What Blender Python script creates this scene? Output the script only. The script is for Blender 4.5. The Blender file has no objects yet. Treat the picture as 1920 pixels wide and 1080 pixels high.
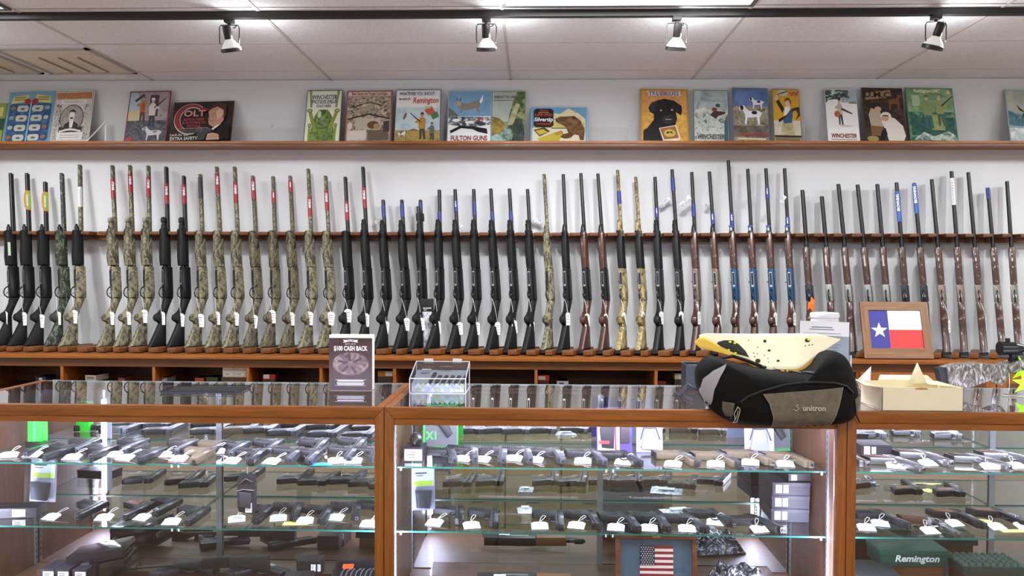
import bpy, bmesh, math, random
from math import sin, cos, pi, radians, sqrt, atan2
from mathutils import Vector, Matrix
random.seed(7)
scene = bpy.context.scene
COL = scene.collection
V = Vector
# ------------------------------------------------------------------ camera
CAM = V((0.0, 0.0, 1.43)); FPX = 1480.0
YAW, PITCH, ROLL = radians(1.6), radians(1.12), radians(0.24)
_f = V((-sin(YAW) * cos(PITCH), cos(YAW) * cos(PITCH), -sin(PITCH)))
_r0 = V((cos(YAW), sin(YAW), 0)); _u0 = _r0.cross(_f)
_r = _r0 * cos(ROLL) + _u0 * sin(ROLL); _u = _u0 * cos(ROLL) - _r0 * sin(ROLL)
cam_data = bpy.data.cameras.new('camera'); cam = bpy.data.objects.new('camera', cam_data); COL.objects.link(cam)
cam_data.sensor_width = 36.0; cam_data.lens = FPX / 1920 * 36; cam_data.clip_start = 0.05; cam_data.clip_end = 60
cam.matrix_world = Matrix(((_r.x, _u.x, -_f.x, CAM.x), (_r.y, _u.y, -_f.y, CAM.y), (_r.z, _u.z, -_f.z, CAM.z), (0, 0, 0, 1)))
scene.camera = cam
def ray(px, py): return _f + _r * ((px - 960) / FPX) - _u * ((py - 540) / FPX)
def at(px, py, Y):
    d = ray(px, py); return CAM + d * (Y / d.y)
def onz(px, py, Z):
    d = ray(px, py); return CAM + d * ((Z - CAM.z) / d.z)
# ------------------------------------------------------------------ world, exposure
w = bpy.data.worlds.new('world'); scene.world = w; w.use_nodes = True
w.node_tree.nodes['Background'].inputs[0].default_value = (0.75, 0.8, 0.9, 1); w.node_tree.nodes['Background'].inputs[1].default_value = 0.15
vs = scene.view_settings; vs.view_transform = 'Standard'; vs.look = 'None'; vs.gamma = 1; vs.use_curve_mapping = False; vs.exposure = 0.72
scene.cycles.transparent_max_bounces = 24; scene.cycles.max_bounces = 10; scene.cycles.glossy_bounces = 6
# ------------------------------------------------------------------ materials
def lin(c):
    if isinstance(c, str):
        c = c.lstrip('#'); c = [int(c[i:i + 2], 16) / 255 for i in (0, 2, 4)]
    return tuple(x / 12.92 if x <= 0.04045 else ((x + 0.055) / 1.055) ** 2.4 for x in c) + (1,)
MC = {}
def mat(col, rough=0.6, metal=0.0, emit=0.0, spec=0.5, coat=0.0):
    k = ('m', col, rough, metal, emit, spec, coat)
    if k in MC: return MC[k]
    m = bpy.data.materials.new('m_%s' % len(MC)); m.use_nodes = True
    b = m.node_tree.nodes['Principled BSDF']
    b.inputs['Base Color'].default_value = lin(col); b.inputs['Roughness'].default_value = rough; b.inputs['Metallic'].default_value = metal
    b.inputs['Specular IOR Level'].default_value = spec; b.inputs['Coat Weight'].default_value = coat
    if emit: b.inputs['Emission Color'].default_value = lin(col); b.inputs['Emission Strength'].default_value = emit
    MC[k] = m; return m
def nodes_mat(key):
    m = bpy.data.materials.new(key); m.use_nodes = True; nt = m.node_tree
    return m, nt, nt.nodes, nt.links, nt.nodes['Principled BSDF']
def ramp(N, stops, interp='LINEAR'):
    r = N.new('ShaderNodeValToRGB'); cr = r.color_ramp; cr.interpolation = interp
    while len(cr.elements) < len(stops): cr.elements.new(0.5)
    for e, (p, c) in zip(cr.elements, stops): e.position = p; e.color = lin(c)
    return r
def noise_mat(key, stops, scale=10, stretch=(1, 1, 1), rough=0.6, detail=6, dist=0.0, bump=0.0, interp='LINEAR', spec=0.5, coat=0.0, nr=0.6):
    if key in MC: return MC[key]
    m, nt, N, L, b = nodes_mat(key)
    tc = N.new('ShaderNodeTexCoord'); mp = N.new('ShaderNodeMapping'); mp.inputs['Scale'].default_value = stretch
    nz = N.new('ShaderNodeTexNoise'); nz.inputs['Scale'].default_value = scale; nz.inputs['Detail'].default_value = detail
    nz.inputs['Distortion'].default_value = dist; nz.inputs['Roughness'].default_value = nr
    r = ramp(N, stops, interp)
    L.new(tc.outputs['Object'], mp.inputs[0]); L.new(mp.outputs[0], nz.inputs[0]); L.new(nz.outputs[0], r.inputs[0]); L.new(r.outputs[0], b.inputs['Base Color'])
    b.inputs['Roughness'].default_value = rough; b.inputs['Specular IOR Level'].default_value = spec; b.inputs['Coat Weight'].default_value = coat
    if bump:
        bp = N.new('ShaderNodeBump'); bp.inputs['Strength'].default_value = bump; bp.inputs['Distance'].default_value = 0.002
        L.new(nz.outputs[0], bp.inputs['Height']); L.new(bp.outputs[0], b.inputs['Normal'])
    MC[key] = m; return m
def wood(key, c0, c1, c2, axis='X', rough=0.45, coat=0.08):
    st = {'X': (0.6, 9, 9), 'Y': (9, 0.6, 9), 'Z': (9, 9, 0.6)}[axis]
    return noise_mat(key + axis, [(0.25, c0), (0.5, c1), (0.75, c2)], 6, st, rough, 8, 1.2, 0.05, coat=coat)
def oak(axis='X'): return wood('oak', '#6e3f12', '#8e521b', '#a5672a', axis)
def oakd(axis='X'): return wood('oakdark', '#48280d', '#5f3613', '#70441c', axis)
def walnut(axis='Z'): return wood('walnut', '#2c1a13', '#43281c', '#593728', axis, 0.35, 0.3)
def camo(key, stops, sc=22):
    return noise_mat('camo' + key, stops, sc, (1, 1, 0.55), 0.55, 5, 2.2, interp='LINEAR', nr=0.65)
CAMO_L = lambda: camo('light', [(0.34, '#1c1b14'), (0.44, '#4a4636'), (0.52, '#6f6a52'), (0.6, '#9c967a'), (0.68, '#54523c')])
CAMO_D = lambda: camo('dark', [(0.36, '#161a14'), (0.46, '#252b22'), (0.54, '#3a4434'), (0.62, '#7d8472'), (0.68, '#2c3626')], 30)
CAMO_G = lambda: camo('green', [(0.38, '#17150f'), (0.46, '#4a4232'), (0.52, '#7d745a'), (0.56, '#33402a'), (0.64, '#8f8468')], 24)
CAMO_T = lambda: camo('tan', [(0.36, '#332c18'), (0.45, '#665a38'), (0.53, '#8f7e50'), (0.62, '#b5a77c'), (0.7, '#6c6238')], 20)
BLK = lambda: mat('#101112', 0.55, spec=0.35)
BLKG = lambda: mat('#0d0e0f', 0.36, spec=0.4)
STEEL = lambda: mat('#b9bbc0', 0.3, 1.0)
GUNM = lambda: mat('#34363b', 0.35, 0.7)
WHT = lambda: mat('#f1f1ee', 0.7)
def arch_glass(key='glass', tint='#ffffff', ior=1.5, rough=0.0):
    if key in MC: return MC[key]
    m, nt, N, L, b = nodes_mat(key); out = N['Material Output']; N.remove(b)
    t = N.new('ShaderNodeBsdfTransparent'); t.inputs[0].default_value = lin(tint)
    g = N.new('ShaderNodeBsdfGlossy'); g.inputs['Roughness'].default_value = rough
    # the angle only, so that a pane reads the same from both faces
    geo = N.new('ShaderNodeNewGeometry')
    dot = N.new('ShaderNodeVectorMath'); dot.operation = 'DOT_PRODUCT'
    L.new(geo.outputs['Incoming'], dot.inputs[0]); L.new(geo.outputs['Normal'], dot.inputs[1])
    ab = N.new('ShaderNodeMath'); ab.operation = 'ABSOLUTE'; L.new(dot.outputs['Value'], ab.inputs[0])
    sb = N.new('ShaderNodeMath'); sb.operation = 'SUBTRACT'; sb.inputs[0].default_value = 1.0; L.new(ab.outputs[0], sb.inputs[1])
    pw = N.new('ShaderNodeMath'); pw.operation = 'POWER'; pw.inputs[1].default_value = 5.0; L.new(sb.outputs[0], pw.inputs[0])
    ma = N.new('ShaderNodeMath'); ma.operation = 'MULTIPLY_ADD'; ma.inputs[1].default_value = 0.96; ma.inputs[2].default_value = 0.04; L.new(pw.outputs[0], ma.inputs[0])
    # both faces of the pane: 2R / (1 + R)
    m2 = N.new('ShaderNodeMath'); m2.operation = 'MULTIPLY'; m2.inputs[1].default_value = 2.0; L.new(ma.outputs[0], m2.inputs[0])
    m3 = N.new('ShaderNodeMath'); m3.operation = 'ADD'; m3.inputs[1].default_value = 1.0; L.new(ma.outputs[0], m3.inputs[0])
    m4 = N.new('ShaderNodeMath'); m4.operation = 'DIVIDE'; L.new(m2.outputs[0], m4.inputs[0]); L.new(m3.outputs[0], m4.inputs[1])
    mx = N.new('ShaderNodeMixShader'); L.new(m4.outputs[0], mx.inputs[0]); L.new(t.outputs[0], mx.inputs[1]); L.new(g.outputs[0], mx.inputs[2]); L.new(mx.outputs[0], out.inputs[0])
    MC[key] = m; return m
GLASS = lambda: arch_glass()
SHELFG = lambda: arch_glass('shelf_glass', '#dff0ea')
PLAST = lambda: arch_glass('clear_plastic', '#e8ecf0', rough=0.12)
GEDGE = lambda: mat('#2c6a5e', 0.2, 0, 0.0, 0.6)
# ------------------------------------------------------------------ mesh builder
class MB:
    def __init__(s): s.v = []; s.f = []; s.fm = []; s.ms = []; s.cm = 0
    def m(s, mt):
        if mt not in s.ms: s.ms.append(mt)
        s.cm = s.ms.index(mt); return s
    def add(s, vs, fs):
        o = len(s.v); s.v += [V(p) for p in vs]
        for f in fs: s.f.append([i + o for i in f]); s.fm.append(s.cm)
        return s
    def box(s, c, d, R=None):
        x, y, z = d[0] / 2, d[1] / 2, d[2] / 2
        vs = [V((a * x, b * y, e * z)) for e in (-1, 1) for b in (-1, 1) for a in (-1, 1)]
        if R is not None: vs = [R @ p for p in vs]
        return s.add([V(c) + p for p in vs], [(0, 2, 3, 1), (4, 5, 7, 6), (0, 1, 5, 4), (2, 6, 7, 3), (0, 4, 6, 2), (1, 3, 7, 5)])
    def bb(s, a, b): # box from corner to corner
        return s.box([(a[i] + b[i]) / 2 for i in range(3)], [abs(b[i] - a[i]) for i in range(3)])
    def bev(s, a, b, e=0.003): # box with chamfered edges
        c = V([(a[i] + b[i]) / 2 for i in range(3)]); h = V([abs(b[i] - a[i]) / 2 for i in range(3)])
        e = min(e, min(h) * 0.9)
        bm = bmesh.new(); bmesh.ops.create_cube(bm, size=1)
        for v in bm.verts: v.co = V((v.co.x * 2 * h.x, v.co.y * 2 * h.y, v.co.z * 2 * h.z)) + c
        bmesh.ops.bevel(bm, geom=bm.edges[:], offset=e, segments=2, profile=0.7, affect='EDGES')
        bm.verts.index_update()
        vs = [v.co.copy() for v in bm.verts]; fs = [[v.index for v in f.verts] for f in bm.faces]; bm.free()
        return s.add(vs, fs)
    def cyl(s, p0, p1, r0, r1=None, n=12, cap=True):
        p0, p1 = V(p0), V(p1); r1 = r0 if r1 is None else r1
        d = (p1 - p0).normalized(); a = d.orthogonal().normalized(); b = d.cross(a)
        vs = []
        for p, r in ((p0, r0), (p1, r1)):
            for i in range(n): t = 2 * pi * i / n; vs.append(p + a * (r * cos(t)) + b * (r * sin(t)))
        fs = [(i, (i + 1) % n, n + (i + 1) % n, n + i) for i in range(n)]
        if cap: fs += [tuple(range(n))[::-1], tuple(range(n, 2 * n))]
        return s.add(vs, fs)
    def lathe(s, prof, o=(0, 0, 0), n=20, R=None, cap=True):
        vs = []; o = V(o)
        for r, z in prof:
            for i in range(n):
                t = 2 * pi * i / n; p = V((r * cos(t), r * sin(t), z)); vs.append(o + (R @ p if R is not None else p))
        fs = []
        for k in range(len(prof) - 1):
            for i in range(n): j = (i + 1) % n; fs.append((k * n + i, k * n + j, (k + 1) * n + j, (k + 1) * n + i))
        if cap: fs += [tuple(range(n))[::-1], tuple(range((len(prof) - 1) * n, len(prof) * n))]
        return s.add(vs, fs)
    def tube(s, pts, r, n=6, closed=False):
        pts = [V(p) for p in pts]; N = len(pts); vs = []; a = None
        for i, p in enumerate(pts):
            if closed: d = pts[(i + 1) % N] - pts[i - 1]
            else: d = pts[min(i + 1, N - 1)] - pts[max(i - 1, 0)]
            d.normalize()
            a = d.orthogonal().normalized() if a is None else (a - d * a.dot(d)).normalized()
            b = d.cross(a); rr = r[i] if isinstance(r, (list, tuple)) else r
            for k in range(n): t = 2 * pi * k / n; vs.append(p + a * (rr * cos(t)) + b * (rr * sin(t)))
        fs = []
        for i in range(N if closed else N - 1):
            j = (i + 1) % N
            for k in range(n): l = (k + 1) % n; fs.append((i * n + k, i * n + l, j * n + l, j * n + k))
        if not closed: fs += [tuple(range(n))[::-1], tuple(range((N - 1) * n, N * n))]
        return s.add(vs, fs)
    def rprism(s, poly, h, e, T):
        """outline poly (a,b) extruded +-h with rounded rim e; T maps (a,b,t) to a point"""
        n = len(poly); A = sum(poly[i][0] * poly[(i + 1) % n][1] - poly[(i + 1) % n][0] * poly[i][1] for i in range(n))
        sg = 1 if A > 0 else -1
        def inset(q):
            out = []
            for i in range(n):
                p0, p1, p2 = V(poly[i - 1]), V(poly[i]), V(poly[(i + 1) % n])
                d1 = (p1 - p0).normalized(); d2 = (p2 - p1).normalized()
                n1 = V((-d1.y, d1.x)) * sg; n2 = V((-d2.y, d2.x)) * sg
                m = (n1 + n2); m = m.normalized() if m.length > 1e-6 else n1
                k = q / max(0.45, m.dot(n1)); out.append(p1 + m * k)
            return out
        rings = [(-h, e), (-h + 0.3 * e, 0.3 * e), (-h + e, 0), (h - e, 0), (h - 0.3 * e, 0.3 * e), (h, e)] if e > 0 else [(-h, 0), (h, 0)]
        vs = []
        for t, q in rings:
            for p in inset(q): vs.append(T(p[0], p[1], t))
        fs = []
        for k in range(len(rings) - 1):
            for i in range(n): j = (i + 1) % n; fs.append((k * n + i, k * n + j, (k + 1) * n + j, (k + 1) * n + i))
        fs += [tuple(range(n))[::-1], tuple(range((len(rings) - 1) * n, len(rings) * n))]
        return s.add(vs, fs)
    def poly(s, pts): return s.add(pts, [tuple(range(len(pts)))])
    def text(s, st, T, size=1.0, sx=1.0, align='CENTER', shear=0.0):
        """T maps (a,b) of the text plane to a point"""
        k = (st, align, shear)
        if k not in TXT:
            c = bpy.data.curves.new('t', 'FONT'); c.body = st; c.align_x = align; c.align_y = 'CENTER'; c.resolution_u = 2; c.shear = shear; c.offset = 0.028
            o = bpy.data.objects.new('t', c); me = o.to_mesh()
            TXT[k] = ([tuple(v.co) for v in me.vertices], [tuple(p.vertices) for p in me.polygons])
            o.to_mesh_clear(); bpy.data.objects.remove(o); bpy.data.curves.remove(c)
        vs, fs = TXT[k]
        return s.add([T(v[0] * size * sx, v[1] * size) for v in vs], fs)
    def mesh(s, name, ang=35, smooth=True):
        me = bpy.data.meshes.new(name); me.from_pydata([tuple(v) for v in s.v], [], s.f)
        for m_ in s.ms: me.materials.append(m_)
        me.polygons.foreach_set('material_index', s.fm)
        if smooth:
            bm = bmesh.new(); bm.from_mesh(me); bmesh.ops.recalc_face_normals(bm, faces=bm.faces[:]) if smooth != 'keep' else None; bm.to_mesh(me); bm.free()
            me.polygons.foreach_set('use_smooth', [True] * len(me.polygons)); me.set_sharp_from_angle(angle=radians(ang))
        me.update(); return me
    def build(s, name, parent=None, mt=None, **k):
        if not s.ms: s.ms = [mt or BLK()]
        return link(name, s.mesh(name, **k), parent)
TXT = {}
def link(name, me, parent=None):
    o = bpy.data.objects.new(name, me); COL.objects.link(o)
    if parent: o.parent = parent
    return o
def tag(o, label, cat, group=None, kind=None):
    if label: o['label'] = label
    if cat: o['category'] = cat
    if group: o['group'] = group
    if kind: o['kind'] = kind
    return o
def thing(name, label, cat, loc=(0, 0, 0), rz=0, group=None):
    o = bpy.data.objects.new(name, None); COL.objects.link(o); o.location = loc; o.rotation_euler = (0, 0, rz); o.empty_display_size = 0.05
    return tag(o, label, cat, group)
def struct(name, mb, **k): return tag(mb.build(name, **k), None, None, None, 'structure')
def dup(root, loc, rz, label):
    def cp(o, par):
        c = o.copy(); COL.objects.link(c); c.parent = par
        for ch in o.children: cp(ch, c)
        return c
    r = cp(root, None); r.location = loc; r.rotation_euler = (0, 0, rz); r['label'] = label; return r
def M(col, **k): return MB().m(mat(col, **k))
ORD = ['zeroth', 'first', 'second', 'third', 'fourth', 'fifth', 'sixth', 'seventh', 'eighth', 'ninth', 'tenth', 'eleventh', 'twelfth', 'thirteenth', 'fourteenth', 'fifteenth', 'sixteenth', 'seventeenth', 'eighteenth', 'nineteenth', 'twentieth']
TENS = {2: 'twenty', 3: 'thirty', 4: 'forty', 5: 'fifty'}
def ordw(i):
    if i <= 20: return ORD[i]
    t, u = divmod(i, 10)
    return (TENS[t][:-1] + 'ieth') if u == 0 else TENS[t] + '-' + ORD[u]
# ------------------------------------------------------------------ ceiling lamps and case lights
HC = 2.735
def area(name, loc, rot, sx, sy, power, col=(1, 1, 1), spread=None):
    l = bpy.data.lights.new(name, 'AREA'); l.shape = 'RECTANGLE'; l.size = sx; l.size_y = sy; l.energy = power; l.color = col
    if spread: l.spread = spread
    o = bpy.data.objects.new(name, l); COL.objects.link(o); o.location = loc; o.rotation_euler = rot; return o
TROFF = [(x, y) for y in (3.58, 0.53, -2.52) for x in (-3.215, 0.445, 4.105)]
for i, (x, y) in enumerate(TROFF):
    area('troffer_lamp', (x, y, HC - 0.012), (0, 0, 0), 1.16, 0.55, 30 if y > 3 else 27, (0.96, 0.98, 1.0))
# ================================================================== the room
XL, XR, YB, YW = -4.9, 5.6, -4.2, 5.35
wallm = noise_mat('wall_paint', [(0.3, '#ccced0'), (0.7, '#d2d4d5')], 3, rough=0.75)
struct('wall_back', M('#cccfd4', rough=0.75).m(wallm).bb((XL, YW, 0), (XR, YW + 0.1, HC)))
struct('wall_left', MB().m(wallm).bb((XL - 0.1, YB, 0), (XL, YW + 0.1, HC)))
struct('wall_right', MB().m(wallm).bb((XR, YB, 0), (XR + 0.1, YW + 0.1, HC)))
struct('wall_front', MB().m(wallm).bb((XL, YB - 0.1, 0), (XR, YB, HC)))
floorm = noise_mat('floor', [(0.3, '#7d624b'), (0.5, '#8e7058'), (0.7, '#9c7f66')], 8, rough=0.5, bump=0.1)
struct('floor', MB().m(floorm).bb((XL, YB, -0.1), (XR, YW, 0)))
tile = noise_mat('ceiling_tile', [(0.3, '#c8cdd4'), (0.42, '#e8ecf2'), (0.7, '#f0f3f8')], 130, rough=0.9, detail=3, bump=0.4, spec=0.1)
struct('ceiling', MB().m(tile).bb((XL, YB, HC), (XR, YW, HC + 0.1)))
tb = M('#c9c6c6', rough=0.6); td = M('#7f7c7a', rough=0.6)
gx = [-0.165 + 1.22 * k for k in range(-4, 6)]; gy = [3.89 - 0.61 * k for k in range(-2, 13)]
for x in gx:
    if XL < x < XR: tb.bb((x - 0.008, YB, HC - 0.004), (x + 0.008, YW, HC + 0.001))
struct('trim_1', tb)
t2 = M('#b9b5b5', rough=0.6)
for y in gy:
    if YB < y < YW: t2.bb((XL, y - 0.004, HC - 0.003), (XR, y + 0.004, HC + 0.001))
t2.bb((XL, YW - 0.02, HC - 0.004), (XR, YW, HC + 0.001))
struct('trim_2', t2)
# troffers: frame + lit diffuser
diff = mat('#f6f9ff', 0.6, 0, 2.6)
places = {0: 'at the top left corner of the picture', 1: 'in the ceiling above the middle display case', 2: 'in the ceiling beyond the right edge'}
for i, (x, y) in enumerate(TROFF):
    rowt = ['', ', second row from the rack', ', third row from the rack'][i // 3]
    t = thing('ceiling_light', 'glowing white fluorescent panel ' + ['at the left', 'in the centre', 'at the right'][i % 3] + ' of the ceiling' + (rowt or ', row nearest the rack'), 'ceiling light', (x, y, HC), 0, 'fluorescent ceiling panels')
    f = M('#4b5352', rough=0.4)
    for s in (-1, 1):
        f.bb((-0.61, s * 0.305 - s * 0.022, -0.012), (0.61, s * 0.305, 0.002)); f.bb((s * 0.588, -0.283, -0.012), (s * 0.61, 0.283, 0.002))
    f.build('frame', t); MB().m(diff).bb((-0.588, -0.283, -0.008), (0.588, 0.283, 0.0)).build('diffuser', t)
# vents
def vent(loc, w, d, label, cm, n, side):
    t = thing('ceiling_vent', label, 'vent', loc, 0, 'vents in the ceiling')
    f = M('#a9a8a4', rough=0.5)
    for s in (-1, 1):
        f.bb((-w, s * d - s * 0.025, -0.01), (w, s * d, 0.002)); f.bb((s * w - s * 0.025, -d, -0.01), (s * w, d, 0.002))
    f.build('frame', t)
    M(cm, rough=0.6).bb((-w + 0.02, -d + 0.02, -0.004), (w - 0.02, d - 0.02, 0.001)).build('panel', t)
    for k in range(n):
        x = -w + 0.05 + (2 * w - 0.1) * (k + 1) / (n + 1)
        M('#8f8f86', rough=0.5).box((x, d * 0.25, -0.008), (0.006, d * 1.2, 0.008)).build('fin', t)
vent((-2.905, 4.86, HC), 0.29, 0.29, 'beige three-finned ceiling vent panel above the blue poster', '#dcd6c6', 3, 1)
vent((-3.53, 4.86, HC), 0.29, 0.29, 'beige ceiling vent panel cut by the left edge of the picture', '#cfc9b8', 3, 1)
vent((2.78 + 0.2, 3.59, HC), 0.3, 0.29, 'speckled tan ceiling vent at the top right corner', '#a89c88', 3, 1)
# ------------------------------------------------------------------ track and lamp heads
TY = 3.96
track = M('#2b2827', rough=0.45).bb((XL + 0.1, TY - 0.018, HC - 0.033), (XR - 0.1, TY + 0.018, HC - 0.001)).m(mat('#151414', 0.5)).bb((XL + 0.1, TY - 0.006, HC - 0.0345), (XR - 0.1, TY + 0.006, HC - 0.032))
tag(track.build('light_track'), 'long black ceiling track carrying the four lamp heads', 'light track')
heads = [(430, 6, 'leftmost of the four, above the red poster', 432), (912, 1, 'second from left, above the leaping deer poster', 915), (1269, -3, 'third from left, above the black dog poster', 1266), (1755, -12, 'rightmost of the four, above the snow hunter poster', 1745), (-215, 4, 'beyond the left edge of the picture', -215), (2170, -6, 'beyond the right edge of the picture', 2170)]
for px, lean, lb, px2 in heads:
    x = at(px, 36, TY).x
    t = thing('track_lamp', 'black track lamp with white bulb, ' + lb, 'lamp', (x, TY, HC - 0.034), 0, 'lamp heads on the ceiling track')
    M('#1a1918', rough=0.5).bev((-0.022, -0.02, -0.02), (0.022, 0.02, 0.001)).cyl((0, 0, -0.02), (0, 0, -0.032), 0.008).build('mount', t)
    y = M('#232120', rough=0.4)
    y.tube([(-0.048, 0, -0.125), (-0.05, 0, -0.10), (-0.05, 0, -0.045), (-0.044, 0, -0.032), (0, 0, -0.03), (0.044, 0, -0.032), (0.05, 0, -0.045), (0.05, 0, -0.10), (0.048, 0, -0.125)], 0.0028, 6)
    y.build('yoke', t)
    R = Matrix.Rotation(radians(19), 3, 'X') @ Matrix.Rotation(radians(-lean * 1.0), 3, 'Y')
    c = V((0, 0, -0.11))
    M('#191817', rough=0.4).lathe([(0.0, 0.078), (0.019, 0.075), (0.0205, 0.066), (0.0205, 0.012), (0.018, 0.008)], c, 20, R).tube([V((0.018, 0, -0.045)), V((0.03, 0, -0.043)), V((0.038, 0, -0.03))], 0.003, 6).build('socket', t)
    M('#cfcfca', rough=0.35, emit=0.25).lathe([(0.017, 0.012), (0.02, 0.004), (0.034, -0.012), (0.045, -0.03), (0.047, -0.043), (0.042, -0.05), (0.0, -0.052)], c, 24, R).build('bulb', t)
    M('#1b1a19', rough=0.4).lathe([(0.048, -0.034), (0.0505, -0.036), (0.0505, -0.052), (0.045, -0.054), (0.043, -0.05), (0.048, -0.04)], c, 24, R, cap=False).build('ring', t)
    l = bpy.data.lights.new('track_spot', 'SPOT'); l.energy = 27; l.spot_size = radians(105); l.spot_blend = 0.7; l.shadow_soft_size = 0.03; l.color = (0.97, 0.98, 1)
    lo = bpy.data.objects.new('track_spot', l); COL.objects.link(lo)
    d = R @ V((0, 0, -1)); lo.location = V((x, TY, HC - 0.034)) + c + d * 0.062; dd = V((-sin(radians(lean)) * 0.3, 0.62, -0.92)).normalized(); lo.rotation_euler = dd.to_track_quat('-Z', 'Y').to_euler()
    l2 = bpy.data.lights.new('bulb_glow', 'POINT'); l2.energy = 2.2; l2.shadow_soft_size = 0.03
    l2o = bpy.data.objects.new('bulb_glow', l2); COL.objects.link(l2o); l2o.location = (x + 0.06, TY + 0.03, HC - 0.15)
# ================================================================== upper shelf
SZ = 2.281
sh = MB().m(oak('X')).bb((XL, 5.135, SZ - 0.022), (XR, YW, SZ)).bev((XL, 5.12, SZ - 0.018), (XR, 5.137, SZ + 0.001), 0.006).m(oakd('X')).bev((XL, 5.124, SZ - 0.037), (XR, 5.14, SZ - 0.018), 0.004)
tag(sh.build('wall_shelf'), 'long brown wooden shelf carrying the tin signs', 'shelf')
# ================================================================== gun rack rail and back counter
GUNS = []
CTZ = 0.905
# muzzle x,y ; butt x ; style ; finish ; barrel label (colour, y0, y1, text) ; price tag px or None
# styles: pump, pumpcap, semi, semicap, taper, ou
R_, B_, W_, LB = '#92191f', '#222e78', '#d4d6d8', '#245aa6'
G = [
 (19.5, 325, 5, 'pump', 'black', None, (8, 596)),
 (50, 325, 33, 'pump', 'black', None, (44, 598)),
 (84, 341, 64, 'pump', 'black', None, (77, 602)),
 (115, 325, 101, 'pump', 'camod', None, (108, 597)),
 (149, 309, 128, 'pump', 'camoblk', (W_, 352, 390, ''), (139, 594)),
 (210, 310, 199, 'pumpcap', 'camo', (R_, 337, 375, 'BENELLI'), (208, 597)),
 (243, 310, 230, 'pumpcap', 'camo', (R_, 327, 363, 'BENELLI'), (239, 597)),
 (277.5, 311, 259, 'pumpcap', 'camo', (R_, 333, 371, 'BENELLI'), (270, 593)),
 (311, 313, 295, 'pumpcap', 'black', (R_, 346, 384, 'BENELLI'), (303, 597)),
 (344, 330, 330, 'pumpcap', 'black', (R_, 347, 384, 'BENELLI'), (339, 600)),
 (375, 327, 363, 'semi', 'camo', ('#23241f', 333, 374, ''), (376, 601)),
 (406, 313, 400, 'semi', 'camo', (R_, 326, 364, 'BENELLI'), (406, 597)),
 (439.5, 313, 433, 'semi', 'camo', (R_, 343, 382, 'BENELLI'), (441, 598)),
 (473.5, 330, 469, 'semi', 'camog', (R_, 336, 375, 'BENELLI'), (476, 603)),
 (511.5, 331, 502, 'semi', 'camog', (R_, 359, 382, 'BENELLI'), (510, 594)),
 (543.5, 330, 538, 'semi', 'camog', (R_, 339, 362, 'BENELLI'), (545, 598)),
 (577.5, 317, 573, 'semi', 'camo', (R_, 370, 408, 'BENELLI'), (580, 597)),
 (610, 330, 608, 'semi', 'camo', (R_, 358, 397, 'BENELLI'), (620, 597)),
 (647, 332, 644, 'semi', 'black', (R_, 379, 415, 'BENELLI'), (652, 592)),
 (680, 313, 680, 'semicap', 'black', (R_, 353, 392, 'BENELLI'), (685, 600)),
 (718, 375, 715, 'semicap', 'black', (B_, 385, 407, ''), (723, 614)),
 (753, 375, 752, 'semicap', 'black', (B_, 383, 408, ''), (762, 608)),
 (788, 375, 781, 'semicap', 'black', (B_, 380, 395, ''), (790, 608)),
 (823.5, 356, 812, 'semicap', 'black', (B_, 398, 418, ''), (821, 614)),
 (853, 355, 852, 'semicap', 'black', (B_, 376, 398, 'BERETTA'), (862, 616)),
 (888, 355, 885, 'semicap', 'black', (B_, 379, 405, ''), (894, 616)),
 (920, 354, 924, 'semicap', 'black', (B_, 398, 419, ''), (933, 616)),
 (955, 354, 958, 'semicap', 'black', (B_, 397, 418, ''), (965, 613)),
 (989, 355, 992, 'semicap', 'black', None, (998, 615)),
 (1020, 327, 1027, 'taper', 'camo', None, None),
 (1056, 327, 1058, 'taper', 'black', None, (1065, 598)),
 (1089, 325, 1097, 'taper', 'wood', None, (1101, 600)),
 (1121, 326, 1133, 'taper', 'wood', None, (1136, 600)),
 (1158, 319, 1166, 'semicap', 'tan', (B_, 359, 383, ''), (1170, 598)),
 (1192, 332, 1203, 'semicap', 'tan', None, (1206, 596)),
 (1228, 332, 1235, 'semicap', 'black', (B_, 390, 408, 'BERETTA'), (1240, 596)),
 (1260, 318, 1275, 'semicap', 'black', (B_, 334, 359, ''), (1277, 596)),
 (1297, 323, 1305, 'taper', 'woodsil', (B_, 383, 406, ''), (1311, 596)),
 (1330, 322, 1346, 'taper', 'woodsil', (B_, 400, 421, 'BERETTA'), (1349, 602)),
 (1365.5, 301, 1380, 'taper', 'woodblue', (B_, 400, 423, 'BERETTA'), (1381, 598)),
 (1402, 317, 1415, 'taper', 'woodblue', None, (1418, 598)),
 (1436, 316, 1450, 'taper', 'woodblue', (B_, 352, 373, 'BERETTA'), (1454, 598)),
 (1471, 316, 1485, 'taper', 'woodblue', (B_, 406, 428, 'BERETTA'), (1490, 598)),
 (1504.5, 357, 1522, 'ou', 'oublk', None, None),
 (1541, 369, 1562, 'ou', 'ousil', None, None),
 (1572, 346, 1600, 'ou', 'ousil', None, None),
 (1608, 347, 1638, 'ou', 'ousil', None, None),
 (1645, 346, 1670, 'ou', 'ousil', None, None),
 (1681, 343, 1705, 'ou', 'oublk', (LB, 360, 416, 'BROWNING'), None),
 (1714, 344, 1742, 'ou', 'oublk', (LB, 345, 401, 'BROWNING'), None),
 (1747, 337, 1776, 'ou', 'oubrn', None, (1780, 612)),
 (1784, 322, 1809, 'ou', 'oubrn', (W_, 335, 385, ''), None),
 (1815.5, 324, 1846, 'ou', 'oubrn', None, (1849, 608)),
 (1852, 353, 1881, 'ou', 'ousil2', (B_, 353, 374, ''), None),
 (1888, 341, 1911, 'ou', 'ousil2', None, None),
]
BEL = V((-0.5, -0.866, 0))
def T_(a, b, t): return V((-a, -t, b))       # a: towards the belly, b: along the gun, t: towards the viewer's side
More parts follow.
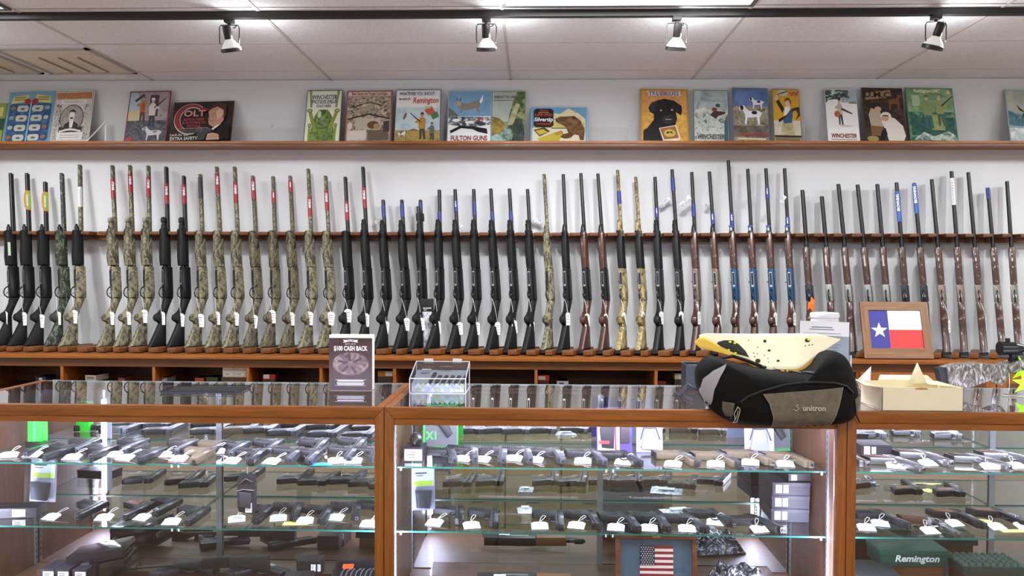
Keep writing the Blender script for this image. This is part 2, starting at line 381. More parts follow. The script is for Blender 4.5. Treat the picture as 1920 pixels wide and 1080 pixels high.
FIN = {  # stock, receiver, forend, barrel
 'black': (BLK, BLKG, BLK, BLKG), 'camod': (CAMO_D,) * 4, 'camo': (CAMO_L,) * 4, 'camog': (CAMO_G,) * 4, 'camoblk': (CAMO_L, CAMO_L, BLK, CAMO_L),
 'tan': (CAMO_T, CAMO_T, BLK, CAMO_T), 'wood': (walnut, BLKG, walnut, BLKG),
 'woodsil': (walnut, lambda: mat('#7b6a5c', 0.35, 0.6), walnut, BLKG), 'woodblue': (walnut, lambda: mat('#1f4a70', 0.3, 0.5), walnut, BLKG),
 'oublk': (walnut, GUNM, walnut, BLKG), 'ousil': (walnut, lambda: mat('#8d8f8c', 0.35, 0.8), walnut, BLKG),
 'oubrn': (walnut, lambda: mat('#84746a', 0.35, 0.8), walnut, BLKG), 'ousil2': (walnut, lambda: mat('#82807c', 0.3, 0.8), walnut, BLKG)}
GM = {}
def gmesh(key, fn):
    if key not in GM: GM[key] = fn()
    return GM[key]
def stock_mesh(f, ou):
    mb = MB().m(FIN[f][0]())
    if ou: P = [(.150, .012), (.036, .018), (.03, .10), (.028, .22), (.020, .265), (.0, .30), (-.016, .335), (.044, .335), (.05, .30), (.066, .27), (.094, .235), (.10, .215), (.088, .175), (.100, .12)]
    else: P = [(.160, .012), (.038, .018), (.036, .10), (.034, .21), (.020, .25), (.0, .295), (-.020, .335), (.040, .335), (.046, .30), (.062, .262), (.088, .236), (.108, .224), (.115, .205), (.109, .186), (.088, .176), (.080, .168), (.098, .130)]
    mb.rprism(P, .0205, .012, T_)
    if f in ('camo', 'camog'):
        mb.m(BLK())
        for k in range(5): mb.rprism([(.075 - k * .006, .150 + k * .013), (.050 - k * .004, .150 + k * .013), (.050 - k * .004, .156 + k * .013), (.075 - k * .006, .156 + k * .013)], .0212, .001, T_)
    return mb.mesh('stock')
def pad_mesh(): return MB().m(mat('#141414', 0.8)).rprism([(.160, -.008), (.034, -.002), (.036, .018), (.158, .012)], .0215, .006, T_).mesh('recoil_pad')
def recv_mesh(f, ou):
    mb = MB().m(FIN[f][1]())
    if ou: mb.rprism([(-.020, .335), (-.024, .37), (-.022, .445), (.044, .445), (.048, .39), (.044, .335)], .021, .007, T_)
    else: mb.rprism([(-.020, .335), (-.023, .36), (-.021, .545), (.040, .545), (.044, .46), (.040, .335)], .0195, .008, T_)
    if not ou:
        dark = f in ('camo', 'camog', 'camod', 'camoblk')
        mb.m(mat('#0c0c0d', 0.6)); mb.rprism([(.036, .425), (.0455, .425), (.0445, .525), (.036, .525)], .0085, .001, T_)
        mb.m(STEEL() if not dark else mat('#2a2a28', 0.4))
        for s in (-1, 1): mb.box((-.0452, s * .0075, .475), (.0015, .0018, .095))
        mb.box((-.0452, 0, .432), (.0016, .014, .012)); mb.box((-.0452, 0, .520), (.0016, .014, .006))
    else:
        mb.m(mat('#c9c7c0', .25, 1.0)); mb.box((-.0475, 0, .372), (.002, .016, .018))
    return mb.mesh('receiver')
def guard_mesh():
    mb = M('#16171a', rough=0.4)
    mb.tube([V((-.038, 0, .335)), V((-.052, 0, .338)), V((-.068, 0, .350)), V((-.074, 0, .368)), V((-.070, 0, .388)), V((-.058, 0, .404)), V((-.040, 0, .412))], .0042, 6)
    mb.m(mat('#aaa9a4', .3, 0.9)).tube([V((-.040, 0, .372)), V((-.052, 0, .370)), V((-.060, 0, .362))], .003, 6)
    return mb.mesh('trigger_guard')
def fore_mesh(f, st):
    mb = MB().m(FIN[f][2]())
    if st in ('pump', 'pumpcap'):
        mb.m(BLKG()).cyl(T_(.027, .54, 0), T_(.027, .80, 0), .0115).m(FIN[f][2]())
        z0, z1 = .552, (.80 if st == 'pumpcap' else .79)
        mb.rprism([(-.004, z0), (-.010, z0 + .02), (-.008, z1 - .02), (-.002, z1), (.047, z1), (.052, z1 - .015), (.050, z1 - .07), (.056, z0 + .06), (.052, z0)], .0235, .010, T_)
        if st == 'pumpcap': mb.lathe([(.0, .80), (.017, .80), (.017, .825), (.013, .83), (.013, .842), (.018, .848), (.018, .868), (.012, .878), (0, .88)], T_(.027, 0, 0), 14)
        else: mb.m(BLKG()).lathe([(.0, .79), (.012, .79), (.012, .815), (.008, .82), (.007, .832), (0, .834)], T_(.027, 0, 0), 12)
    elif st == 'semi':
        mb.rprism([(-.016, .545), (-.014, .62), (-.012, .775), (-.008, .79), (.040, .79), (.044, .775), (.046, .70), (.050, .62), (.044, .545)], .022, .010, T_)
    elif st == 'semicap':
        mb.rprism([(-.016, .545), (-.012, .62), (-.006, .78), (-.002, .80), (.036, .80), (.040, .78), (.046, .68), (.046, .60), (.041, .545)], .0215, .010, T_)
        cap = FIN[f][2] if f != 'tan' else CAMO_T
        mb.m(cap()).lathe([(0, .795), (.018, .795), (.018, .84), (.0145, .845), (.0145, .862), (.011, .868), (0, .869)], T_(.020, 0, 0), 14)
        if f == 'tan': mb.rprism([(-.004, .75), (-.002, .80), (.036, .80), (.041, .75)], .0222, .009, T_)
    elif st == 'taper':
        mb.rprism([(-.015, .545), (-.011, .62), (-.005, .77), (-.001, .79), (.032, .79), (.037, .77), (.042, .68), (.043, .60), (.040, .545)], .0205, .010, T_)
        mb.m(FIN[f][3]() if f in ('camo',) else BLKG()).lathe([(0, .785), (.0165, .785), (.0165, .80), (.012, .825), (.008, .838), (0, .84)], T_(.017, 0, 0), 14)
        if f == 'woodblue': mb.m(mat('#c7ccd0', .3, .8)).cyl(T_(.0335, .795, 0), T_(.0345, .815, 0), .007).m(mat('#1d3f8f', .4)).box(T_(.02, .825, 0), (.03, .026, .014))
    else:
        mb.rprism([(-.006, .445), (-.010, .50), (-.008, .66), (-.002, .69), (.040, .69), (.046, .66), (.048, .56), (.044, .445)], .020, .011, T_)
        mb.m(mat('#b2b0a9', .3, .9) if f not in ('oublk',) else BLKG())
        if f == 'ousil': mb.box(T_(.0482, .60, 0), (.003, .010, .07))
        else: mb.box(T_(.0482, .61, 0), (.003, .008, .022)); mb.cyl(T_(.047, .56, 0), T_(.0495, .56, 0), .004); mb.cyl(T_(.047, .645, 0), T_(.0495, .645, 0), .004)
    return mb.mesh('forend')
def barrel_mesh(f, st):   # built 1 m long from 0, scaled to the gun's own length
    mb = MB().m(FIN[f][3]())
    if st == 'ou':
        mb.cyl((-.011, 0, 0), (-.011, 0, 1), .0122, .0112, 14).cyl((.012, 0, 0), (.012, 0, 1), .0122, .0112, 14).box((.0265, 0, .5), (.006, .009, 1.0)).box((0, 0, .5), (.02, .012, .99))
        mb.m(mat('#050505', .9)).cyl((-.011, 0, .999), (-.011, 0, 1.001), .0085).cyl((.012, 0, .999), (.012, 0, 1.001), .0085)
    else:
        mb.cyl((0, 0, 0), (0, 0, 1), .0128, .0112, 14).box((.0145, 0, .5), (.006, .008, .99)).m(mat('#050505', .9)).cyl((0, 0, .999), (0, 0, 1.001), .0085)
    return mb.mesh('barrel')
def bolt_mesh(): return M('#8a8b8c', rough=.3, metal=.9).cyl((.004, .018, .462), (.002, .034, .464), .0045, .004, 8).cyl((.002, .034, .464), (.001, .038, .4645), .006, .005, 8).mesh('bolt_handle')
DESC = {'black': 'all-black', 'camo': 'straw-coloured camouflage', 'camog': 'green-brown camouflage', 'camod': 'dark green camouflage', 'camoblk': 'camouflage and black', 'tan': 'tan camouflage and black',
 'wood': 'brown-stocked black', 'woodsil': 'brown-stocked pewter-receiver', 'woodblue': 'brown-stocked blue-receiver', 'oublk': 'brown-stocked dark-receiver', 'ousil': 'brown-stocked silver-receiver', 'oubrn': 'brown-stocked bronze-receiver', 'ousil2': 'brown-stocked nickel-receiver'}
LCOL = {R_: 'red', B_: 'blue', W_: 'white', LB: 'long bright blue', '#23241f': 'dark'}
KIND = {'pump': 'pump shotgun', 'pumpcap': 'pump shotgun', 'semi': 'semi-automatic shotgun', 'semicap': 'semi-automatic shotgun', 'taper': 'semi-automatic shotgun', 'ou': 'double-barrel shotgun'}
BZ = 0.918
rack_x = []; slot_x = []
for gi, (mx, my, bx, st, fin, lab, tg) in enumerate(G):
    ax = V((1, 1.732, 0)).normalized()       # local +X: away from the belly
    pb = at(bx, 652, 5.04); pb.z = BZ
    base = pb + ax * 0.095
    pm = at(mx, my, 5.272)
    zax = (pm - base); L = zax.length; zax.normalize()
    xax = (ax - zax * ax.dot(zax)).normalized(); yax = zax.cross(xax)
    ou = st == 'ou'
    kind = KIND[st]
    lab_txt = (' with %s barrel label' % LCOL[lab[0]]) if lab else ''
    label = '%s %s%s, %s from left in wall rack' % (DESC[fin], kind, lab_txt, ordw(gi + 1))
    root = thing(kind.replace('-', '_').replace(' ', '_'), label, 'shotgun', group='shotguns standing in the wall rack')
    root.matrix_world = Matrix(((xax.x, yax.x, zax.x, base.x), (xax.y, yax.y, zax.y, base.y), (xax.z, yax.z, zax.z, base.z), (0, 0, 0, 1)))
    link('stock', gmesh(('s', fin, ou), lambda: stock_mesh(fin, ou)), root)
    link('recoil_pad', gmesh('pad', pad_mesh), root)
    link('receiver', gmesh(('r', fin, ou), lambda: recv_mesh(fin, ou)), root)
    link('trigger_guard', gmesh('tg', guard_mesh), root)
    link('forend', gmesh(('f', fin, st), lambda: fore_mesh(fin, st)), root)
    b = link('barrel', gmesh(('b', fin, ou), lambda: barrel_mesh(fin, st)), root)
    z0 = .44 if ou else .54
    b.location = (0, 0, z0); b.scale = (1, 1, L - z0)
    if st in ('semicap', 'taper', 'semi') : link('bolt_handle', gmesh('bolt', bolt_mesh), root)
    # local direction towards the room's middle, for labels
    cdir = (V((0.15 if mx < 600 else 0, 0, 1.5)) - pm); cl = V((cdir.dot(xax), cdir.dot(yax), 0)).normalized(); sl = V((-cl.y, cl.x, 0))
    def zy(y): return L - (y - my) / 279.0
    if lab:
        z1, z2 = zy(lab[1]), zy(lab[2]); r = .0136
        mb = M(lab[0], rough=.45)
        if ou: mb.rprism([(-.0272, z2), (.0252, z2), (.0252, z1), (-.0272, z1)], .0130, .006, lambda a, b_, t: V((a * -1, -t, b_)))
        else:
            mb.cyl((0, 0, z2), (0, 0, z1), r + .0004, r - .0002, 14)
        if lab[3]:
            mb.m(mat('#f2f4f8', .5)); rr = (.0275 if abs(cl.x) > .75 else .022) if ou else r + .0008
            zc = z1 - (z1 - z2) * (.38 if ou else .36); sz = (z1 - z2) * (.5 if ou else .52) / (len(lab[3]) * .62)
            mb.text(lab[3], lambda a, b_: cl * rr + sl * (b_ * 1.15) * -1 + V((0, 0, zc + a)), min(sz, .024), sz / min(sz, .024))
        elif lab[0] == W_:
            mb.m(mat('#8b8f96', .5))
            for q in range(8): mb.box(cl * (r + .0008 if not ou else .0275) + V((0, 0, z2 + (z1 - z2) * (.12 + .1 * q))), (.004, .004, .006))
        mb.build('barrel_label', root)
    if gi in (1, 2):
        zc = zy(378 if gi == 1 else 380); o = M('#d8742c', rough=.4)
        def osh(k): return [(-.014 * 1, zc - .068 * k), (.014, zc - .068 * k), (.022 * k + .004, zc - .045 * k), (.028 * k + .003, zc), (.022 * k + .004, zc + .045 * k), (.016, zc + .068 * k), (-.014, zc + .068 * k)]
        o.rprism(osh(1.0), .003, .001, lambda a, b, t: T_(a, b, t + .013))
        o.m(mat('#8fae52', .4)).rprism([(a * .80, (b_ - zc) * .92 + zc) for a, b_ in osh(1.0)], .0036, .001, lambda a, b, t: T_(a, b, t + .013)).m(mat('#eef2d8', .5))
        o.text('MOSSBERG', lambda a, b_: V((-.010 + b_ * -1, -.0170, zc + a)), .016, 1.0)
        o.build('hang_label', root)
    if gi == 0: M('#b9d8b0', rough=.5).box((-.040, -.0242, .66), (.016, .001, .09)).build('forend_sticker', root)
    if gi == 22:
        M('#131314', rough=.45).cyl((-.024, 0, .79), (-.024, 0, L - .055), .0115).cyl((-.024, 0, L - .055), (-.024, 0, L - .05), .0125).box((-.008, 0, L - .12), (.05, .03, .05)).build('magazine_tube', root)
    # contact x in the rail and in the base board
    k = (1.685 - base.z) / zax.z; rack_x.append(base.x + zax.x * k); slot_x.append(pb.x)
    if tg:
        p0 = root.matrix_world @ V((-.062, 0, .345)); 
        d = ray(tg[0], tg[1]); Yt = p0.y - .035; p1 = CAM + d * (Yt / d.y)
        t = thing('price_tag', 'white price tag tied to the trigger guard of the %s gun from the left' % ordw(gi + 1), 'price tag', p1, 0, 'price tags hanging from the shotguns')
        rot = radians(random.uniform(-4, 7)); rz = radians(-14 if mx < 700 else (38 if mx > 900 else 20) + random.uniform(0, 22)); t.rotation_euler = (radians(-3), rot, rz)
        h, wd = (.043, .027) if mx < 700 else (.041, .022)
        top = MB().m(WHT()).rprism([(-wd, -h), (wd, -h), (wd, h * .72), (wd * .45, h), (-wd * .45, h), (-wd, h * .72)], .0006, 0, lambda a, b_, t_: V((a, t_, b_)))
        top.m(mat('#6a6d74', .7))
        for q, (yy, ww) in enumerate(((.45, .5), (.15, .6), (-.1, .55), (-.55, .65))): top.box((0, -.0009, h * yy), (wd * 2 * ww, .0004, .0022 if q else .004))
        top.build('card', t)
        q0 = t.matrix_basis.inverted() @ p0 if False else (Matrix.Translation(p1) @ t.rotation_euler.to_matrix().to_4x4()).inverted() @ p0
        M('#e6e6e2', rough=.8).tube([q0, q0 * .5 + V((0, -.004, h * .5 + .004)), V((0, -.001, h * .8))], .0011, 5).build('string', t)
# ------------------------------------------------------------------ gun rack rail
rail = MB().m(oakd('X')).bb((XL, 5.285, 1.640), (XR, YW, 1.690)).m(oak('X')).bb((XL, 5.255, 1.672), (XR, 5.3, 1.694))
xs = [XL] + rack_x + [XR]
for a, b in zip(xs[:-1], xs[1:]):
    n = max(1, round((b - a) / .135)); 
    for k in range(n):
        x0 = a + (b - a) * k / n + .03; x1 = a + (b - a) * (k + 1) / n - .030
        if n > 1: x0 += .004 if k else 0
        rail.m(oakd('Y')).bev((x0, 5.165, 1.673), (x1, 5.262, 1.693), .003)
rail.m(oakd('X'))
tag(rail.build('gun_rack_rail'), 'dark wooden notched rail on the wall holding the gun barrels', 'gun rack')
# ------------------------------------------------------------------ notched base board
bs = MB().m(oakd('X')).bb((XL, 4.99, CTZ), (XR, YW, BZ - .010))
slots = [XL + .06] + slot_x + [XR]
dx0 = -(5.04 - 4.955) * .577; 
def tooth(xa, xb, mb):
    mb.m(wood('tooth', '#54300f', '#6c3f18', '#805025', 'Y')).rprism([(xa + dx0, 4.955), (xb + dx0, 4.955), (xb + .10, 5.21), (xa + .10, 5.21)], .0155, .002, lambda a, b_, t: V((a, b_, CTZ + .0225 + t)))
for a, b in zip(slots[:-1], slots[1:]):
    n = max(1, round((b - a) / .125))
    for k in range(n): tooth(a + (b - a) * k / n + .032, a + (b - a) * (k + 1) / n - .032, bs)
tag(bs.build('rack_base_board'), 'notched wooden board on the back counter holding the gun butts', 'gun rack')
# ------------------------------------------------------------------ back counter
root = thing('back_counter', 'brown wooden back counter with open cubbies under the guns', 'counter', (0, 0, 0))
YF = 4.87
MB().m(oak('X')).bb((XL, YF + .01, CTZ - .02), (XR, YW, CTZ)).bev((XL, YF - .012, CTZ - .024), (XR, YF + .012, CTZ + .001), .006).build('worktop', root)
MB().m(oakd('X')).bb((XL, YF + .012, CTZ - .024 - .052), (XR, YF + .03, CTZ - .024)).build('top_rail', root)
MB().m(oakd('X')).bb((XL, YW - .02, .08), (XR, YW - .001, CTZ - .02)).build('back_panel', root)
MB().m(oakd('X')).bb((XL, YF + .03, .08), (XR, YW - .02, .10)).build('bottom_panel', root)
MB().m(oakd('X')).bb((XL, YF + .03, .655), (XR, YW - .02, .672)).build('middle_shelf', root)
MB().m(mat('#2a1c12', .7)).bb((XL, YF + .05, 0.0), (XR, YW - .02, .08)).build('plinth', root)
for px in (-58, 117, 289, 465, 602, 740, 1005, 1230, 1420, 1608):
    x = at(px, 700, YF + .02).x
    MB().m(oak('Z')).bb((x - .009, YF + .014, .10), (x + .009, YW - .02, CTZ - .024)).build('divider', root)
x0 = at(1612, 700, YF).x
for k in range(3):
    xa = x0 + k * .82 + .004; xb = x0 + (k + 1) * .82 - .004
    d = MB().m(oak('Z')).bev((xa, YF - .008, .12), (xb, YF + .01, CTZ - .075), .003).m(oakd('Z')).bev((xa + .06, YF - .009, .18), (xb - .06, YF - .006, CTZ - .135), .001).build('door', root)
    M('#d9d9d6', rough=.2, metal=1).lathe([(0, 0), (.006, 0), (.005, .012), (.011, .016), (.012, .022), (.007, .027), (0, .028)], (xa + .035, YF - .008, CTZ - .175), 14, Matrix.Rotation(radians(90), 3, 'X')).build('knob', d)
# ================================================================== posters on the shelf
def E(cx, cy, rx, ry, n=22, a0=0, a1=2 * pi): return [(cx + rx * cos(a0 + (a1 - a0) * i / n), cy + ry * sin(a0 + (a1 - a0) * i / n)) for i in range(n if a1 - a0 > 6.2 else n + 1)]
def soft(c, k=.16):
    v = [int(c[i:i + 2], 16) for i in (1, 3, 5)]; g = sum(v) / 3; return '#' + ''.join('%02x' % int(x + (g - x) * k) for x in v)
def mott(a, b, sc=14): return noise_mat('mott%s%s%s' % (a, b, sc), [(.38, soft(a)), (.62, soft(b))], sc, rough=.4, detail=4, dist=.6)
def mot3(a, b, c, sc=14): return noise_mat('mot3%s%s%s%s' % (a, b, c, sc), [(.36, soft(a)), (.5, soft(b)), (.64, soft(c))], sc, rough=.4, detail=5, dist=1.2)
def colm(c): return c if not isinstance(c, str) else mat(soft(c), .4)
YP0, YP1 = 5.19, 5.315
def poster(label, pxb, pxt, ytop, base, art, edge='#d8d8d4'):
    """pxb,pxt: left/right pixel columns at shelf level and at the top edge; art in 0..1 x 0..1, text (str,col,cx,cy,h,sx)"""
    b0 = at(pxb[0], 262, YP0); b1 = at(pxb[1], 262, YP0); b0.z = b1.z = SZ + .001
    t0 = at(pxt[0], ytop, YP1); t1 = at(pxt[1], ytop, YP1)
    O = (b0 + b1) / 2; Tm = (t0 + t1) / 2
    ux = ((b1 - b0) + (t1 - t0)).normalized(); uy = Tm - O; ux.z = 0; ux.normalize()
    W = ((b1 - b0).length + (t1 - t0).length) / 2; Ht = uy.length; uy = uy.normalized(); uy = (uy - ux * uy.dot(ux) * 0)
    nn = ux.cross(uy).normalized()
    root = thing('tin_sign', label, 'sign', O, 0, 'advertising signs on the wall shelf')
    root.matrix_world = Matrix(((ux.x, uy.x, -nn.x, O.x), (ux.y, uy.y, -nn.y, O.y), (ux.z, uy.z, -nn.z, O.z), (0, 0, 0, 1)))
    # local: x right, y up the sheet, +z away from the viewer
    mb = MB().m(mat(edge, .35)).bev((-W / 2, 0, -.0005), (W / 2, Ht, .004), .0008)
    mb.build('sheet', root)
    pr = MB(); d = [-.0008]
    def TT(a, b): return V(((a - .5) * W, b * Ht, d[0]))
    pr.m(colm(base)).poly([TT(.012, .012), TT(.988, .012), TT(.988, .988), TT(.012, .988)])
    for it in art:
        d[0] -= .00022
        if isinstance(it[0], str) and len(it) >= 6 and isinstance(it[0], str) and not isinstance(it[1], (list, tuple)):
            s, c, cx, cy, h, sx = it[:6]; sh_ = it[6] if len(it) > 6 else 0.0
            tw = MB().text(s, lambda a, b: V((a, b, 0)), h * Ht, sx, shear=sh_).v; ext = max(v.x for v in tw) - min(v.x for v in tw); lim = min(1, 2 * min(cx, 1 - cx)) * .93 * W
            if ext > lim: sx *= lim / ext
            pr.m(colm(c)).text(s, lambda a, b: V(((cx - .5) * W + a, cy * Ht + b, d[0])), h * Ht, sx, shear=sh_)
        else: pr.m(colm(it[0])).poly([TT(min(.988, max(.012, p[0])), min(.988, max(.012, p[1]))) for p in it[1]])
    pr.build('printed_picture', root, smooth='keep')
    return root
def RR(x0, y0, x1, y1, c=.0):
    return [(x0, y0), (x1, y0), (x1, y1), (x0, y1)] if not c else [(x0 + c, y0), (x1 - c, y0), (x1, y0 + c), (x1, y1 - c), (x1 - c, y1), (x0 + c, y1), (x0, y1 - c), (x0, y0 + c)]
def frame(c, t=.02): return [(c, RR(0, 0, 1, t)), (c, RR(0, 1 - t, 1, 1)), (c, RR(0, 0, t * 1.2, 1)), (c, RR(1 - t * 1.2, 0, 1, 1))]
def dog(c1, c2, x, y, s, f=1):  # a walking pointer
    B = [(0, .0), (.1, .05), (.25, .06), (.5, .05), (.62, .1), (.72, .2), (.84, .2), (.95, .12), (.9, .06), (.78, .06), (.72, -.02), (.68, -.1), (.70, -.32), (.64, -.32), (.60, -.14), (.45, -.14), (.2, -.12), (.16, -.32), (.09, -.32), (.08, -.12), (.0, -.05), (-.12, .12), (-.14, .1)]
    return [(c1, [(x + f * p[0] * s, y + p[1] * s) for p in B]), (c2, E(x + f * .82 * s, y + .13 * s, .07 * s, .07 * s)), (c2, E(x + f * .3 * s, y - .0 * s, .12 * s, .05 * s))]
def man(coat, leg, hat, skin, x, y, s, gun=True, f=1):
    o = [(leg, [(x - .10 * s, y), (x - .02 * s, y), (x + .01 * s, y + .36 * s), (x + .08 * s, y), (x + .17 * s, y), (x + .12 * s, y + .45 * s), (x - .10 * s, y + .45 * s)]),
         (coat, [(x - .13 * s, y + .38 * s), (x + .14 * s, y + .38 * s), (x + .16 * s, y + .72 * s), (x + .06 * s, y + .82 * s), (x - .08 * s, y + .82 * s), (x - .16 * s, y + .68 * s)]),
         (coat, [(x - f * .08 * s, y + .76 * s), (x - f * .30 * s, y + .66 * s), (x - f * .30 * s, y + .60 * s), (x - f * .06 * s, y + .62 * s)]),
         (skin, E(x, y + .89 * s, .065 * s, .07 * s)), (hat, [(x - .09 * s, y + .92 * s), (x + .09 * s, y + .92 * s), (x + .05 * s, y + 1.0 * s), (x - .05 * s, y + 1.0 * s)])]
    if gun: o.append(('#2a2320', [(x - f * .08 * s, y + .62 * s), (x - f * .06 * s, y + .66 * s), (x - f * .52 * s, y + .98 * s), (x - f * .53 * s, y + .96 * s)]))
    return o
INK = '#26221f'
# 1 sliver at the far left
poster('narrow yellow-green sign cut off by the left edge', (-60, 0), (-55, 3), 196, '#9aa84a', [('#2f5a3a', RR(0, .3, 1, .6)), ('#d9d17a', RR(.1, .65, .9, .9))], '#6a7a3a')
blue = [('#6fa6c4', RR(0, .80, 1, 1)), (mot3('#24406e', '#2f5688', '#47708f', 18), RR(.05, .03, .95, .76, .04)), ('#d7cf74', [(.07, .76), (.45, .80), (.42, .94), (.1, .9)]), ('#d7cf74', [(.93, .76), (.55, .80), (.6, .94), (.9, .9)]), ('#7fb2cf', RR(.485, .03, .515, .78)), ('#a8342c', E(.42, .80, .07, .06)), ('#a8342c', E(.58, .80, .07, .06))]
for r in range(4):
    for s in (0, 1):
        x = .22 if s == 0 else .54; y = .60 - r * .19
        blue += [('#b9bfae', RR(x, y, x + .24, y + .12, .03)), ('#54606a', E(x + .12, y + .055, .05, .02))]
        blue.append((['#8c6f62', '#7f9aa0', '#a9b6a0', '#96604a'][(r + s) % 4], E(.13 if s == 0 else .87, y + .07, .055, .04)))
for k in range(2):
    blue.append(('#6d6a3a', RR(.14, .82 + .045 * k, .38, .835 + .045 * k))); blue.append(('#6d6a3a', RR(.64, .82 + .045 * k, .88, .835 + .045 * k)))
poster('blue sign with red dots and rows of pale badges', (5, 89), (14, 99), 172, '#5b93b5', blue, '#8fb8cc')
pw = frame('#5a524c', .018) + [('#b08a6a', RR(.05, .83, .95, .955)), ('WINCHESTER', '#c96a1c', .5, .892, .15, .70), ('#d9d6cf', RR(.17, .74, .83, .81)), ('#7c7772', RR(.25, .765, .75, .772)), ('#7c7772', RR(.25, .785, .75, .79)), (mot3('#3a3530', '#cfcac2', '#6a645e', 60), RR(.05, .05, .2, .73)), (mot3('#3a3530', '#cfcac2', '#6a645e', 60), RR(.8, .05, .95, .73)),
  ('#3c3733', RR(.2, .18, .8, .3)), ('#4a4541', E(.5, .46, .31, .26)), (mott('#8d8682', '#a39c97', 12), E(.5, .46, .29, .245)), ('#3a3431', [(.30, .26), (.70, .26), (.68, .34), (.57, .40), (.44, .40), (.33, .34)]), ('#e4dfd8', [(.47, .28), (.54, .28), (.56, .41), (.45, .41)]), ('#d9d2ca', E(.50, .50, .075, .105)), ('#3a3431', [(.42, .54), (.44, .61), (.52, .63), (.59, .59), (.58, .53), (.56, .57), (.46, .58)]), ('#4d4540', E(.50, .46, .05, .018)),
  ('#dcd8d0', RR(.17, .05, .83, .19)), ('#8a857f', RR(.25, .09, .75, .10)), ('#8a857f', RR(.25, .13, .75, .14)), ('#e6e2da', [(.22, .19), (.5, .235), (.78, .19), (.78, .22), (.5, .265), (.22, .22)])]
poster('cream sign with orange lettering and an oval portrait', (93, 164), (101, 171), 170, '#cbc5bc', pw, '#e8e6e0')
# white easel stand
e = thing('easel_stand', 'small white wire easel stand beside the cream portrait sign', 'stand', at(178, 262, 5.2))
e.location.z = SZ + .001
M('#e8e8e4', rough=.5).tube([(-.05, -.02, .003), (-.01, .03, .08), (.028, .08, .16)], .004, 6).build('front_bar', e); M('#dcdcd8', rough=.5).box((.026, .085, .08), (.012, .004, .158)).build('rear_leg', e)
cab = frame('#8c2f34', .018) + [('#9fb6c4', RR(.03, .62, .3, .97)), ('#c9b98a', RR(.03, .3, .4, .62)), (mot3('#8f7f84', '#a99aa0', '#77686e', 30), [(.2, .97), (.3, .80), (.35, .3), (.97, .25), (.97, .97)]), ('#4a3f44', RR(.52, .5, .73, .92)), ('#43414a', [(.15, .82), (.35, .95), (.38, .9), (.18, .78)]), (mot3('#3a3c46', '#565863', '#6a6c74', 24), RR(.03, .03, .97, .42))] + man('#b9773c', '#5a4632', '#6a5a48', '#c89878', .36, .40, .5, False) + [('#b5482c', RR(.33, .6, .40, .76))] + man('#cfc7c4', '#38414f', '#dcdad6', '#caa894', .60, .30, .56, True, -1) + dog('#c9c6c8', '#8c8a8e', .88, .20, .50, -1) + [('#c33b36', RR(.06, .04, .2, .1))]
poster('red-edged sign of two people at a cabin with dog', (233, 308), (240, 318), 171, '#8d8288', cab, '#8c3a3c')
cT = [(cos(a) * .26 + .31, sin(a) * .36 + .57) for a in [radians(50 + 270 * i / 26) for i in range(27)]]
cI = [(cos(a) * .20 + .33, sin(a) * .29 + .57) for a in [radians(50 + 270 * i / 26) for i in range(27)]][::-1]
def ring(ox, oy, s, col):
    o = []
    for i in range(26): o.append((col, [((cT[i][0] - .31) * s + .31 + ox, (cT[i][1] - .57) * s + .57 + oy), ((cT[i + 1][0] - .31) * s + .31 + ox, (cT[i + 1][1] - .57) * s + .57 + oy), ((cI[25 - i][0] - .31) / s + .31 + ox, (cI[25 - i][1] - .57) / s + .57 + oy), ((cI[26 - i][0] - .31) / s + .31 + ox, (cI[26 - i][1] - .57) / s + .57 + oy)]))
    return o
colt = ring(0, 0, 1.06, '#d8c9c0') + ring(0, 0, 1.0, '#8c2f2a') + [('#8c2f2a', [(.44, .84), (.62, .78), (.56, .74), (.45, .78)]), ('OLT', '#c9877a', .37, .68, .20, 1.15), ('REVOLVERS', '#a8443c', .37, .54, .085, .95), ('& AUTOMATIC', '#a8443c', .38, .46, .085, .85), ('PISTOLS', '#a8443c', .38, .38, .08, .95), ('#c9a08c', RR(.15, .325, .62, .333)),
  ('#c08a6e', [(.62, .55), (.60, .72), (.66, .84), (.80, .86), (.87, .72), (.86, .5), (.80, .38), (.70, .34), (.63, .40), (.61, .48)]), ('#4a2c22', [(.62, .76), (.66, .90), (.78, .95), (.88, .86), (.90, .64), (.86, .62), (.84, .76), (.74, .84)]), ('#2b1a15', [(.655,.60),(.69,.622),(.725,.605),(.69,.612)]), ('#3a201a', [(.65,.655),(.69,.68),(.73,.66),(.69,.668)]), ('#a06a50', [(.615,.60),(.60,.52),(.63,.51)]), ('#d9a88c', [(.76,.5),(.84,.62),(.84,.74),(.76,.78),(.72,.7)]), ('#7a4a38', E(.855,.60,.018,.05)), ('#8a3a2e', RR(.64, .485, .70, .497)), ('#141210', [(.72, .03), (.97, .03), (.97, .38), (.86, .44), (.76, .30)]), ('#e0d8cf', [(.70, .26), (.82, .40), (.76, .38), (.68, .30)]), (mott('#3a3a3c', '#55565a', 20), [(.18, .26), (.22, .31), (.68, .31), (.68, .22), (.60, .20), (.58, .04), (.46, .04), (.44, .20), (.2, .23)]), ('#c99a80', [(.60, .03), (.82, .03), (.80, .16), (.70, .2), (.62, .18)]), ('#8a5a48', RR(.63, .09, .8, .098)), ('#8a5a48', RR(.63, .13, .79, .138)),
  ('Look for the', '#b9b4ac', .16, .17, .085, .85), ('EXTRA SAFETY', '#c9c5be', .24, .075, .105, .85)]
poster('black sign with big red initial and a smiling man', (320, 430), (321, 434), 191, '#2b2624', colt, '#5a2c2a')
